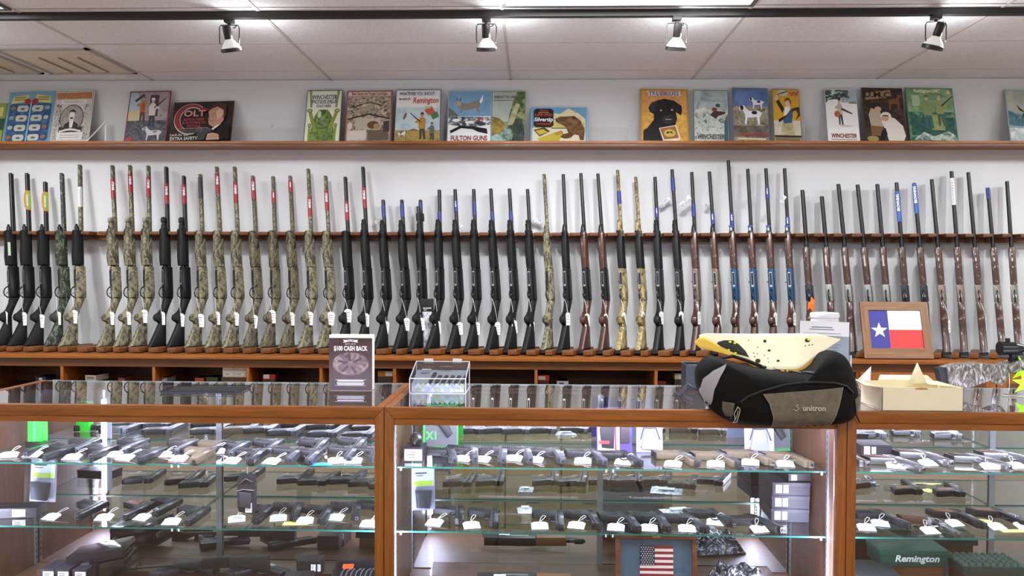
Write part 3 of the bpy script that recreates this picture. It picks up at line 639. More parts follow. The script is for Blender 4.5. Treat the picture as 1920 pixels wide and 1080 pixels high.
gr = frame('#8b9a5a', .015) + [('#e1e6d2', RR(.04, .03, .96, .97)), (mot3('#3f5f2c', '#6a8a3c', '#86a24a', 24), [(.12, .03), (.88, .03), (.80, .3), (.74, .5), (.62, .62), (.38, .62), (.26, .5), (.2, .3)])]
for x0, y0, x1, y1, w_ in ((.12, .6, .3, .2, .1), (.88, .6, .7, .25, .1), (.11, .95, .15, .66, .05), (.89, .95, .85, .66, .05), (.14, .32, .14, .03, .06), (.86, .32, .84, .03, .06)):
    gr += [('#8aa030', [(x0 - w_ / 2, y0), (x0 + w_ / 2, y0), (x1 + w_ / 2, y1), (x1 - w_ / 2, y1)]), ('#55702a', E(x0, y0, w_ * .75, .035)), ('#b4bf52', E(x0, y0, w_ * .5, .02))]
gr += [('#dfe6da', RR(.2, .64, .8, .93, .05)), ('WINCHESTER', '#4a443c', .5, .85, .11, .62, .2), ('SHOTGUN SHELLS', '#33302a', .5, .77, .085, .60), ('SOLD HERE', '#4a443c', .5, .68, .07, .7), ('#6a6a60', RR(.25, .725, .75, .735)), ('#cdd6ae', E(.4, .52, .05, .07)), (mott('#86a060', '#3f5a2c', 30), E(.52, .38, .15, .12))]
poster('pale green sign with crossed green shells and vines', (569, 636), (574, 641), 169, '#c9d0b4', gr, '#3a3c34')
bg = frame('#9c4a48', .022) + [('#d9c3b8', RR(.04, .9, .96, .97)), ('Best Game and Target Cartridges', '#8c2f2a', .5, .935, .075, .60), (mot3('#4a4038', '#a3937c', '#cfc2a8', 34), RR(.04, .03, .96, .87)), (mot3('#2f2a26', '#b9ad98', '#57483c', 60), [(.25, .62), (.5, .72), (.75, .62), (.66, .55), (.34, .55)]), ('#3c2c22', [(.04, .46), (.5, .555), (.96, .46), (.96, .43), (.5, .525), (.04, .43)]), ('#b7ae98', RR(.22, .24, .76, .46)), ('#6a4630', E(.6, .33, .13, .075)), ('#a98a54', E(.68, .3, .07, .06)), ('#cfc8b8', RR(.05, .04, .46, .23)), ('#6a5a48', RR(.49, .04, .94, .23)), ('#3f3a3c', RR(.82, .2, .95, .4)), ('#d3cbbb', E(.1, .32, .05, .06)), ('#3a2e26', [(.22, .7), (.5, .78), (.78, .70), (.78, .685), (.5, .765), (.22, .685)])]
poster('red-bordered brown sign crowded with hunting scenes', (646, 733), (648, 733), 170, '#a89a84', bg, '#a05a56')
wy = [('#a9c3cb', RR(.02, .02, .98, .64)), (mot3('#9cbccb', '#b8ced2', '#c8d3cf', 8), RR(.02, .22, .98, .64)), (mot3('#9a8340', '#b7994c', '#8a6a3c', 12), RR(.02, .02, .98, .23)), ('#8a5f3a', [(.28, .22), (.42, .26), (.55, .22)]), ('#dfe1de', RR(.02, .66, .96, .97)), ('WHATEVER YOU SHOOT', '#1d1b1a', .47, .915, .085, .62), ("be sure it's", '#1d1b1a', .20, .82, .07, .62), ('Remington', '#c8452c', .66, .785, .15, .66, .25), ('#8a3a2c', RR(.9, .685, .95, .692)),
      ('#c9553c', [(.64, .60), (.80, .68), (.88, .56), (.74, .50)]), ('#4f7a4a', [(.78, .52), (.92, .58), (.97, .48), (.84, .42)]), ('#a8c08a', RR(.66, .63, .78, .67)), ('#7a4a34', [(.18, .46), (.22, .54), (.26, .56), (.24, .48), (.2, .42)])]
wy += man('#b9862c', '#4a4238', '#3a342e', '#b98a68', .60, .06, .50) + man('#5f6f66', '#3f4440', '#4a3a30', '#b98a68', .82, .04, .33, False) + dog('#dfe3e4', '#1f2326', .08, .17, .22)
poster('sign with two-line slogan and hunters aiming at a pheasant', (739, 824), (741, 826), 168, '#cfd2ce', wy, '#34322e')
dr = [(mott('#5f95c0', '#7aa9c9', 5), RR(.02, .45, .98, .98)), ('#dfe4e4', RR(.02, .02, .98, .5)), (mot3('#e6eaea', '#53666f', '#25323a', 22), [(.02, .5), (.98, .48), (.98, .34), (.5, .28), (.02, .34)]), ('#6a6660', [(.02, .68), (.14, .6), (.25, .5), (.02, .5)]),
      ('#8d8270', [(.2, .66), (.3, .76), (.46, .74), (.62, .80), (.72, .80), (.74, .72), (.70, .66), (.74, .58), (.70, .58), (.62, .66), (.48, .62), (.34, .62), (.30, .56), (.28, .57), (.30, .63), (.24, .68)]), ('#a89c88', [(.12, .76), (.22, .80), (.30, .78), (.30, .70), (.24, .70), (.2, .74)]), ('#4a3c30', [(.2, .8), (.2, .88), (.225, .82)]), ('#4a3c30', [(.26, .8), (.30, .88), (.29, .80)]), ('#f0f2f2', [(.72, .78), (.80, .92), (.80, .80), (.75, .74)]),
      ('29', '#a82c28', .75, .43, .13, .8), ('#14181b', [(.06, .22), (.30, .32), (.62, .30), (.90, .26), (.92, .16), (.70, .20), (.58, .25), (.32, .27), (.08, .17)]), ('FULTON GUNS', '#93302c', .5, .075, .13, .70), ('#e8eded', E(.2, .42, .09, .03)), ('#e8eded', E(.5, .38, .1, .025))]
poster('blue sign of a leaping deer over snow and a rifle', (838, 920), (840, 922), 170, '#7fa6bf', dr, '#9fb4be')
rb = [(mott('#b9beac', '#9fb0b0', 6), RR(.02, .4, .98, .98)), ('REMINGTON ARMS', '#5a5648', .40, .88, .075, .60), ('#6a6656', RR(.05, .81, .75, .825)), (mot3('#2f4a2c', '#5f7a44', '#a0a86a', 16), [(.45, .2), (.52, .5), (.6, .74), (.74, .98), (.98, .98), (.98, .1)]), (mott('#c7c08a', '#8f9c62', 14), [(.46, .3), (.6, .6), (.72, .76), (.84, .74), (.72, .5), (.62, .3)]), (mott('#3f5a4c', '#9fc2b4', 18), RR(.02, .03, .6, .26)), (mott('#c0932c', '#6a6a34', 20), [(.02, .12), (.3, .2), (.4, .36), (.25, .46), (.02, .5)]), (mott('#2a3834', '#4a5a52', 14), [(.46, .32), (.62, .34), (.72, .46), (.9, .44), (.98, .2), (.98, .03), (.6, .03), (.66, .2), (.56, .26)])]
poster('green sign of a bear below a cliff, behind the deer sign', (921, 984), (922, 986), 171, '#8a9a72', rb, '#7f8a6a')
sv = [('#5fa3cf', RR(.02, .02, .98, .98)), (mot3('#d0c48a', '#e6dcae', '#b6a56a', 12), [(.3, .5), (.42, .82), (.52, .80), (.66, .96), (.78, .90), (.96, .66), (.96, .4), (.3, .4)]), (mott('#d9cd7a', '#c4b45e', 8), RR(.05, .38, .96, .56)), ('#dfd9b4', RR(.03, .03, .96, .40)), ('#4a5a38', RR(.36, .385, .95, .41)), ('#1c1b1e', RR(.05, .42, .40, .95, .05)), ('Shoot', '#c43a2c', .225, .895, .09, .9, .2), ('#b9a04a', RR(.13, .825, .32, .845)), ('SUPER SPEED', '#c8402c', .225, .765, .10, .72), ('Silvertip', '#eef0f0', .225, .635, .15, .9, .1), ('CARTRIDGES', '#c0402e', .225, .51, .085, .72),
      ('#d0b832', [(.12, .10), (.16, .04), (.50, .04), (.60, .32), (.40, .26)]), ('#b98a3a', [(.40, .25), (.54, .33), (.58, .26), (.46, .18)]), ('#cdd2d4', [(.54, .33), (.66, .37), (.58, .25)]), ('#5a4a2c', [(.05, .34), (.24, .42), (.34, .3), (.16, .16)]), ('#d2bd2c', [(.08, .32), (.22, .36), (.3, .28), (.16, .2)]), (mot3('#4a3020', '#75502f', '#93693e', 18), [(.44, .66), (.52, .72), (.62, .72), (.76, .74), (.88, .6), (.95, .34), (.93, .06), (.86, .06), (.84, .2), (.76, .22), (.70, .12), (.60, .10), (.52, .14), (.56, .22), (.66, .26), (.62, .42), (.52, .52), (.46, .56), (.44, .60)])]
poster('wide low sign of a brown bear and yellow cartridges', (996, 1101), (995, 1103), 201, '#7fb4cf', sv, '#8fb9cc')
tb_ = frame('#c98a1c', .02) + [(mot3('#c9862c', '#d9a23c', '#e6b74a', 16), RR(.04, .03, .96, .96)), (mott('#c98a4a', '#d9994a', 10), RR(.06, .55, .94, .94)), ('TRUE BLUES', '#e8e6e6', .5, .905, .125, .82), ('TRUE BLUES', '#5a6aa8', .5, .905, .113, .82),
      ('#17181a', [(.05, .03), (.46, .03), (.60, .3), (.72, .32), (.76, .44), (.74, .56), (.84, .50), (.87, .58), (.86, .68), (.70, .78), (.5, .81), (.36, .78), (.24, .74), (.17, .64), (.2, .56), (.28, .52), (.28, .42), (.14, .26), (.06, .22)]), ('#2a2c30', [(.36, .78), (.2, .7), (.24, .54), (.33, .6)]), ('#c9b98a', E(.43, .59, .022, .014)), ('#c9b98a', E(.66, .60, .022, .014)), ('#2c2e32', E(.58, .42, .13, .08)), ('#a9a48a', RR(.52, .415, .64, .428)),
      ('#e8d8c0', [(.38, .26), (.74, .32), (.82, .08), (.78, .03), (.46, .03)]), ('#a0672c', [(.40, .25), (.72, .30), (.79, .08), (.48, .05)]), ('#c9b24a', E(.60, .17, .12, .07)), ('#2a2418', [(.53, .15), (.60, .18), (.68, .15), (.64, .19), (.67, .21), (.6, .19), (.54, .2)])]
poster('orange sign of a black dog holding a box', (1202, 1292), (1202, 1292), 167, '#c88c34', tb_, '#b97f22')
g1 = [(mot3('#7a959c', '#9fb2b0', '#b9c4bc', 8), RR(.02, .5, .98, .98)), (mot3('#8fa6a0', '#c9cfc0', '#4f6f74', 20), RR(.02, .02, .98, .62)), ('#3c5a66', [(.86, .03), (.98, .03), (.98, .55), (.88, .4)]), ('#4a2f2c', [(.46, .52), (.6, .6), (.92, .58), (.9, .54), (.7, .5), (.64, .44)]), ('#8c3a30', E(.6, .62, .08, .04)), ('#2f5a44', E(.70, .70, .07, .035)), ('#cfd2c4', [(.05, .6), (.3, .66), (.4, .62), (.1, .54)]), ('WINCHESTER', '#4a342c', .47, .10, .12, .60, .25), ('#cfd4cc', RR(.06, .035, .7, .045))]
poster('grey-green sign of swirling water and a lone bird', (1303, 1366), (1304, 1370), 169, '#92a8a4', g1, '#5f7a80')
g2 = [(mott('#3f5c9c', '#6a86b8', 6), RR(.02, .6, .98, .98)), (mot3('#5f5a4c', '#8d856c', '#aaa088', 26), RR(.02, .02, .98, .66)), (mott('#4a4640', '#77705c', 20), RR(.02, .1, .98, .3))] + dog('#e4e4e8', '#1c1c20', .80, .54, .66, -1) + dog('#dcdce2', '#1c1c20', .86, .74, .42, -1) + [('REMINGTON', '#a8423c', .56, .14, .09, .82), ('#d9cf9a', RR(.12, .045, .9, .075))]
poster('blue-sky sign of two spotted dogs running through grass', (1376, 1443), (1377, 1444), 165, '#7a7a70', g2, '#5a6a8a')
g3 = [('#d39a1c', RR(.02, .3, .98, .98)), (mott('#cfc8b4', '#b9ad90', 10), RR(.02, .12, .98, .4)), ('#2a2420', [(.1, .78), (.2, .82), (.42, .62), (.34, .54)]), ('#c9b08c', [(.05, .8), (.16, .92), (.22, .8), (.14, .76)]), ('#b9bfae', E(.38, .92, .2, .06)), ('#4a4438', [(.2, .9), (.56, .96), (.56, .94), (.2, .88)]), ('W', '#b5452c', .80, .90, .12, 1.2), ('#d9b08c', E(.55, .72, .10, .085)), ('#7a3a20', [(.43, .74), (.48, .82), (.6, .83), (.68, .76), (.66, .68), (.6, .78), (.48, .77)]), ('#e6e2da', [(.36, .4), (.44, .66), (.62, .66), (.7, .4)]), ('#2c5580', [(.34, .42), (.66, .62), (.72, .54), (.66, .30), (.42, .28)]), ('#8a5a34', [(.2, .42), (.5, .48), (.62, .54), (.3, .46), (.2, .36)]), ('#3a2c20', [(.66, .62), (.96, .66), (.98, .5), (.8, .4), (.92, .52), (.84, .6), (.7, .56)]), (mott('#c9b884', '#8f8a5a', 14), [(.25, .12), (.32, .34), (.7, .36), (.76, .12)]), ('#2a2622', RR(.02, .09, .98, .125)), ('#7a6a4c', RR(.06, .03, .94, .08))]
poster('yellow sign of a woman raising her hat', (1453, 1503), (1452, 1503), 167, '#c99c34', g3, '#5f5a48')
g4 = [('#e4e6e2', RR(.02, .02, .98, .98)), ('#9fb4bd', RR(.5, .74, .98, .98)), (mot3('#1d2f28', '#3c5a4c', '#cfd6d4', 26), [(.02, .98), (.74, .98), (.78, .84), (.7, .78), (.3, .8), (.1, .78), (.02, .72)]), ('#7a8a80', RR(.74, .72, .98, .76))] + man('#bfae92', '#2c2824', '#26201c', '#c89878', .44, .32, .50, False) + [('#b5604a', E(.35, .52, .09, .06)), ('#3a2c24', [(.5, .64), (.82, .54), (.82, .52), (.48, .60)]), ('#c4c4bc', E(.6, .3, .2, .015)), ('WINCHESTER', '#8f2f26', .5, .115, .11, .60, .2), ('#7a7a74', RR(.1, .045, .9, .055))]
poster('snowy white sign of a hunter below dark firs', (1554, 1612), (1549, 1610), 167, '#dfe0dc', g4, '#9aa8a8')
g5 = [(mot3('#1c1612', '#33281f', '#4a3a2a', 14), RR(.02, .02, .98, .98)), ('#9a7a58', [(.08, .90), (.7, .96), (.72, .83), (.08, .77)]), ('U.M.C.', '#1a1412', .40, .865, .14, 1.15), ('#7a4a28', [(.64, .78), (.82, .80), (.88, .88), (.95, .86), (.9, .78), (.9, .6), (.87, .6), (.84, .70), (.7, .70), (.67, .58), (.64, .58)]), ('#b3a58a', [(.12, .5), (.2, .62), (.4, .58), (.48, .4), (.44, .26), (.16, .3)]), ('#2a201a', E(.3, .66, .13, .06)), ('#c9a080', E(.36, .60, .08, .05)), ('#dcd6ca', [(.42, .38), (.56, .46), (.74, .44), (.93, .3), (.98, .12), (.92, .03), (.56, .03), (.5, .2)]), ('#ded8cc', E(.54, .47, .13, .08)), ('#c99a7c', E(.52, .44, .09, .06)), ('#3a2a20', RR(.46, .47, .6, .49)), ('#7a5a34', [(.14, .3), (.44, .28), (.5, .1), (.16, .12)]), ('#15110f', [(.4, .2), (.5, .26), (.54, .14), (.44, .03), (.34, .03)]), ('#a58a4a', E(.18, .06, .14, .05))]
poster('dark brown sign of two children in white hugging', (1624, 1701), (1620, 1695), 165, '#33281f', g5, '#4a3a2c')
g6 = [(mot3('#123f3c', '#3c7a66', '#86ac7a', 12), RR(.02, .02, .98, .98)), (mott('#8fb07a', '#5f8a62', 8), RR(.02, .55, .98, .98)), ('Remington-UMC', '#dbe0a4', .45, .94, .085, .72, .2), ('#d2c86a', E(.9, .92, .04, .04)), ('#a9c09a', RR(.12, .66, .28, .86)), (mott('#1f4f48', '#2f6a5a', 20), RR(.05, .12, .95, .45)), (mott('#a3ac58', '#7f9450', 20), RR(.48, .22, .75, .50))] + man('#7f9a58', '#2f6a6a', '#6a7a4a', '#b9b48a', .42, .25, .62, False) + man('#8fa05f', '#3f6a55', '#a9ac6a', '#bdb98c', .68, .30, .56, True, -1) + [(mott('#d2e0cc', '#2f6a5a', 26), [(.08, .05), (.3, .18), (.5, .1), (.8, .2), (.95, .12), (.95, .03), (.08, .03)])]
poster('green-toned sign of two seated hunters with ducks', (1709, 1797), (1701, 1789), 165, '#3f7a66', g6, '#6a8a6a')
poster('teal mountain sign cut off by the right edge', (1897, 1985), (1893, 1980), 170, '#8fa6a8', [(mott('#b9b7a6', '#9aa49c', 6), RR(.02, .55, .98, .98)), (mot3('#2f5f72', '#4f8090', '#86a6a4', 12), [(.02, .6), (.3, .5), (.98, .62), (.98, .3), (.02, .3)]), (mott('#dfe4e2', '#a9b8b8', 20), RR(.02, .02, .98, .26)), ('#26201c', [(.2, .72), (.26, .6), (.4, .55), (.28, .64)]), ('#5a4436', E(.55, .5, .25, .1))], '#9fb0b0')
# two small clear stands on the bare stretches of the shelf
for px, lb in ((510, 'tiny clear pin stand right of the black pistol sign'), (1181, 'tiny clear pin stand left of the black dog sign'), (1507, 'tiny clear pin stand right of the yellow sign')):
    p = at(px, 262, 5.25); t = thing('sign_stand', lb, 'stand', (p.x, 5.25, SZ + .001), 0, 'clear sign stands')
    M('#c7cbce', rough=.2).cyl((0, 0, 0), (0, 0, .12), .0016).build('rod', t); M('#b6babd', rough=.2).cyl((0, 0, 0), (0, 0, .004), .014).build('foot', t); M('#aeb2b5', rough=.2).cyl((0, 0, .116), (0, 0, .128), .005).build('clip', t)
# ================================================================== display cases
YF0, YB0, HT = 2.62, 3.20, 0.977
XA = at(720, 780, YF0).x; XB = at(1589, 780, YF0).x; WC = XB - XA
CX = [XA - WC, XA, XB, XB + WC]
SH1, SH2, DECK = 0.748, 0.521, 0.24
ledm = mat('#efeaff', .5, 0, 22.0)
mirror = mat('#e6e9ea', 0.015, 1.0)
cname = ['left', 'middle', 'right']
for ci in range(3):
    x0, x1 = CX[ci], CX[ci + 1]; xm = (x0 + x1) / 2
    r = thing('display_case', '%s glass-topped wooden display case of handguns' % {0: 'leftmost', 1: 'middle', 2: 'rightmost'}[ci], 'display case', (xm, 2.9, 0), 0, 'glass-topped display cases')
    hw = WC / 2 - .0008; F = YF0 - 2.9; B = YB0 - 2.9
    def part(n, mb, par=None, **k): return mb.build(n, par or r, **k)
    def tr(poly, y, z0): return None
    # mitred front frame
    fw, fh = .031, .037; yd = .024
    def fr(a, b): return lambda p, q, t: V((p, F + yd / 2 + t, q))
    top = MB().m(oak('X')); bt = .12
    top.rprism([(-hw, HT), (hw, HT), (hw - fw, HT - fh), (-hw + fw, HT - fh)], yd / 2, .0025, fr(0, 0)); part('front_rail', top)
    for s in (-1, 1): part('front_post', MB().m(oak('Z')).rprism([(s * hw, HT), (s * (hw - fw), HT - fh), (s * (hw - fw), bt), (s * hw, bt)], yd / 2, .0025, fr(0, 0)))
    part('kick_panel', MB().m(oakd('X')).bb((-hw, F + .004, 0), (hw, F + yd, bt + .06)))
    part('inner_rail', MB().m(oak('X')).bb((-hw + fw - .004, F + .007, HT - .060), (hw - fw + .004, F + yd + .018, HT - fh + .004)))
    for s in (-1, 1):
        part('side_panel', MB().m(wood('panel', '#462b1a', '#573723', '#68442d', 'Z', .45, .1)).bb((s * hw, F + yd, 0), (s * (hw - .016), B, HT - .008)))
        part('top_side_strip', MB().m(oak('Y')).bev((s * hw, F + .001, HT - .008), (s * (hw - .026), B, HT + .0008), .001))
        # slotted standards
        for yy in (F + .12, B - .075):
            sd = M('#8f9496', rough=.3, metal=.8).bb((s * (hw - .016), yy - .008, DECK), (s * (hw - .020), yy + .008, HT - .03)).m(mat('#303336', .5))
            for k in range(26): sd.box((s * (hw - .0205), yy, DECK + .03 + k * .025), (.0008, .004, .012))
            part('shelf_standard', sd)
        st = part('light_strip', M('#dcdce4', rough=.4).bb((s * (hw - .017), F + yd + .004, .3), (s * (hw - .030), F + yd + .008, HT - .064)))
        dots = MB().m(ledm)
        for k in range(44): dots.box((s * (hw - .0235), F + yd + .0095, .31 + k * .0137), (.006, .003, .006))
        part('light_dots', dots, st)
        o = area('case_strip_lamp', (xm + s * (hw - .0235), YF0 + yd + .013, .61), (radians(90), 0, radians(0)), .010, .58, 5.0 if ci != 2 else 3.0, (.74, .72, 1.0))
        o.rotation_euler = V((-s * .45, 1, .12)).to_track_quat('-Z', 'Y').to_euler()
        if s > 0:   # the strip along the underside of the front rail
            hs = part('light_strip', M('#dcdce4', rough=.4).bb((-hw + fw, F + yd + .019, HT - .058), (hw - fw, F + yd + .023, HT - .046)))
            hd = MB().m(ledm)
            for k in range(90): hd.box((-hw + fw + .012 + k * (2 * hw - 2 * fw - .024) / 89, F + yd + .0245, HT - .052), (.006, .003, .006))
            part('light_dots', hd, hs)
            o = area('case_strip_lamp', (xm, YF0 + yd + .028, HT - .052), (0, 0, 0), 2 * hw - .1, .012, 9.5 if ci != 2 else 7, (.74, .74, 1.0)); o.rotation_euler = V((0, 1, -.75)).to_track_quat('-Z', 'Y').to_euler()
        # mirror doors
        xa, xb = (-hw + .016, .004) if s < 0 else (.002, hw - .016)
        md = part('mirror_door', MB().m(oakd('Z')).bb((xa, B - .058 + (.0 if s < 0 else .004), DECK), (xb, B - .046 + (0 if s < 0 else .004), HT - .02)))
        part('mirror', MB().m(mirror).bb((xa + .004, B - .0605 + (.0 if s < 0 else .004), DECK + .004), (xb - .004, B - .058 + (0 if s < 0 else .004), HT - .03)), md)
    part('back_rail', MB().m(oakd('X')).bb((-hw, B - .045, HT - .05), (hw, B - .012, HT - .009)).bb((-hw, B - .045, 0), (hw, B - .004, DECK)))
    if ci == 0:   # the bright strip standing before the mirror
        xs_ = at(194, 880, 3.115).x - xm
        bs_ = part('light_strip', M('#dcdce4', rough=.4).bb((xs_ - .011, B - .080, .535), (xs_ + .011, B - .076, HT - .06)))
        bd = MB().m(ledm)
        for k in range(33): bd.box((xs_, B - .0815, .545 + k * .0113), (.017, .003, .0075))
        part('light_dots', bd, bs_)
    part('deck', MB().m(wood('deck', '#432a17', '#533620', '#63432a', 'X', .5, .1)).bb((-hw + .016, F + yd, DECK - .018), (hw - .016, B - .046, DECK)))
    part('raised_deck', MB().m(wood('deck', '#432a17', '#533620', '#63432a', 'X', .5, .1)).bb((-hw + .10, B - .20, DECK), (hw - .10, B - .062, DECK + .025)))
    part('shelf_standard', M('#8f9496', rough=.3, metal=.8).bb((-.011, B - .068, DECK), (.011, B - .0625, HT - .03)))
    part('back_edge', M('#9aa8a6', rough=.3).bb((-hw, B - .008, HT - .006), (hw, B, HT)))
    part('top_glass', MB().m(GLASS()).bb((-hw + .0265, F + yd + .001, HT - .0008), (hw - .0265, B - .008, HT - .0004)), smooth='keep')
    part('front_glass', MB().m(arch_glass('front_glass', '#f7fbfa')).poly([(-hw + fw, F + yd + .001, bt), (hw - fw, F + yd + .001, bt), (hw - fw, F + yd + .001, HT - .0605), (-hw + fw, F + yd + .001, HT - .0605)]), smooth='keep')
    for li, z in enumerate((SH1, SH2)):
        for s in (-1, 1):
            xa, xb = (-hw + .02, -.002) if s < 0 else (.002, hw - .02)
            ya, yb = F + .125, B - .066
            g = MB().m(SHELFG()).poly([(xa, ya, z), (xb, ya, z), (xb, yb, z), (xa, yb, z)]).m(GEDGE())
            for p, q in (((xa, ya), (xb, ya)), ((xb, ya), (xb, yb)), ((xb, yb), (xa, yb)), ((xa, yb), (xa, ya))):
                g.add([(p[0], p[1], z), (q[0], q[1], z), (q[0], q[1], z - .006), (p[0], p[1], z - .006)], [(0, 1, 2, 3)])
            gs = part('glass_shelf', g, smooth='keep')
            part('shelf_clip', M('#e6e8ea', rough=.3).box((s * (hw - .035), F + .127, z - .008), (.006, .006, .012)).box((s * .012, F + .127, z - .008), (.005, .005, .010)), gs)
# ================================================================== handguns
def PT(a, b, t): return V((a, b, .0145 + t))
PF = { # slide, frame, grip, trim
 'black': (lambda: mat('#26282d', .33, .3), lambda: mat('#1b1c1f', .5), None),
 'grey': (lambda: mat('#5b5f68', .32, .6), lambda: mat('#232428', .5), None),
 'tan': (lambda: mat('#5a4f3e', .45), lambda: mat('#5c503d', .6), None),
 'tanframe': (lambda: mat('#3c3c3e', .35, .4), lambda: mat('#5a4e3b', .6), None),
 'steel': (STEEL, lambda: mat('#a9abb0', .35, 1.0), lambda: mat('#4a2c1c', .45)),
 'steelblk': (STEEL, lambda: mat('#a9abb0', .35, 1.0), lambda: mat('#1b1b1d', .5)),
 'brown': (lambda: mat('#2b2c31', .3, .6), lambda: mat('#26272b', .35, .6), lambda: mat('#6e3f24', .45)),
}
def slide_m(f):
    mb = MB().m(PF[f][0]()).rprism([(.001, .002), (.024, .0), (.027, .006), (.027, .186), (.022, .192), (.001, .192)], .0125, .0028, PT)
    mb.m(mat('#0b0b0c', .5))
    for k in range(6): mb.box(PT(.014, .150 + k * .0065, .0126), (.020, .0022, .0006))
    mb.box(PT(.026, .012, 0), (.006, .006, .003)).box(PT(.028, .182, 0), (.005, .008, .012))
    mb.m(mat('#8d9096', .3, .9)).box(PT(.019, .098, .0118), (.0165, .032, .003))
    mb.m(mat('#7d8086', .3, .9)).cyl(PT(.014, .003, 0), PT(.014, -.0035, 0), .0068, n=14).m(mat('#040404', .9)).cyl(PT(.014, -.003, 0), PT(.014, -.0038, 0), .0045, n=12)
    return mb.mesh('slide')
def frame_m(f):
    mb = MB().m(PF[f][1]()).rprism([(.001, .012), (.001, .186), (-.004, .198), (-.012, .199), (-.024, .184), (-.05, .190), (-.106, .208), (-.114, .206), (-.112, .156), (-.07, .142), (-.030, .130), (-.014, .128), (-.012, .075), (-.014, .018)], .0135, .005, PT)
    if PF[f][2]: mb.m(PF[f][2]()).rprism([(-.026, .138), (-.028, .178), (-.052, .184), (-.104, .202), (-.104, .160), (-.064, .146)], .0158, .002, PT)
    else:
        mb.m(mat('#0e0e10', .8) if 'tan' not in f else mat('#6f6048', .8))
        for k in range(7): mb.rprism([(-.040 - k * .009, .140 + k * .002), (-.040 - k * .009, .182 + k * .002), (-.044 - k * .009, .182 + k * .002), (-.044 - k * .009, .140 + k * .002)], .0143, .0005, PT)
    mb.m(mat('#101012', .5)).rprism([(-.112, .154), (-.112, .210), (-.118, .208), (-.118, .154)], .0125, .002, PT)
    return mb.mesh('frame')
def pguard_m(f): return MB().m(PF[f][1]()).tube([PT(-.010, .078, 0), PT(-.030, .078, 0), PT(-.038, .086, 0), PT(-.039, .112, 0), PT(-.034, .128, 0)], .0032, 6).mesh('trigger_guard')
def trig_m(f): return M('#2a2b2e', rough=.4).tube([PT(-.010, .110, 0), PT(-.020, .106, 0), PT(-.030, .100, 0)], .0024, 6).mesh('trigger')
def rev_body(f): 
    mb = MB().m(PF[f][0]()).rprism([(-.004, .075), (.030, .075), (.032, .14), (.024, .158), (.0, .165), (-.016, .158), (-.018, .13), (-.006, .12)], .010, .003, PT)
    mb.cyl(PT(.020, 0, 0), PT(.020, .08, 0), .0075).box(PT(.009, .042, 0), (.012, .07, .009)).box(PT(.030, .04, 0), (.004, .075, .005)).box(PT(.033, .006, 0), (.008, .007, .003))
    mb.box(PT(.03, .166, 0), (.016, .010, .007))
    return mb.mesh('frame')
def rev_cyl(f):
    mb = MB().m(PF[f][1]()).cyl(PT(.012, .084, 0), PT(.012, .124, 0), .0185, n=18).m(mat('#0a0a0b', .6))
    for k in range(6): a = k * pi / 3; mb.box(PT(.012 + .0185 * cos(a), .10, .0185 * sin(a)), (.005, .024, .005))
    return mb.mesh('cylinder')
def rev_grip(f): return MB().m((PF[f][2] or BLK)()).rprism([(-.010, .135), (-.004, .166), (-.03, .176), (-.07, .196), (-.104, .214), (-.114, .206), (-.110, .176), (-.07, .156), (-.036, .145)], .0145, .006, PT).mesh('grip')
PN = {'black': 'black', 'grey': 'grey-slide black', 'tan': 'tan', 'tanframe': 'tan-gripped dark', 'steel': 'silver brown-gripped', 'steelblk': 'silver black-gripped', 'brown': 'dark brown-gripped'}
cnt = {}
def handgun(kind, px, py, z, yaw, case, row, n, shelf):
    rev = kind.startswith('rev'); f = kind[3:] if rev else kind
    p = onz(px, py, z + .0145); 
    nm = 'revolver' if rev else 'pistol'
    lb = '%s %s, %s from left in %s row, %s glass shelf, %s display case' % (PN[f], nm, ordw(n), row, shelf, case)
    t = thing(nm, lb, 'handgun', (p.x, p.y, z + .0008), radians(yaw), 'handguns on the %s shelf of the %s display case' % (shelf, case))
    if rev: L = [('frame', rev_body), ('cylinder', rev_cyl), ('grip', rev_grip), ('trigger_guard', pguard_m)]
    else: L = [('slide', slide_m), ('frame', frame_m), ('trigger_guard', pguard_m), ('trigger', trig_m)]
    for nn, fn in L: link(nn, gmesh((nn, f, rev), lambda: fn(f)), t)
    t.scale = (.80, .92, .92); return t
def card_m():
    mb = M('#f6f6f4', rough=.6).rprism([(-.030, -.020), (.030, -.020), (.030, .014), (.018, .022), (-.018, .022), (-.030, .014)], .0005, 0, lambda a, b, t: V((a, b, .0075 + b * .30 + t)))
    mb.m(mat('#80838a', .7))
    for yy, ww in ((.008, .030), (.001, .038), (-.012, .042)): mb.box((0, yy, .0083 + yy * .30), (ww, .0016 if yy > -.005 else .003, .0003))
    return mb.mesh('card')
def string_m(): return M('#e9e9e6', rough=.8).tube([(0, .019, .014), (.006, .026, .016), (.018, .036, .022), (.026, .050, .026), (.018, .054, .028), (.008, .042, .024), (.002, .027, .016), (0, .019, .014)], .0009, 5).mesh('string')
def ptag(px, py, z, yaw, case, n, shelf):
    p = onz(px, py, z)
    t = thing('price_tag', 'white price tag, %s from left on the %s glass shelf, %s display case' % (ordw(n), shelf, case), 'price tag', (p.x, p.y, z + .0008), radians(yaw), 'price tags on the %s shelf of the %s display case' % (shelf, case))
    link('card', gmesh('card', card_m), t); link('string', gmesh('string', string_m), t)
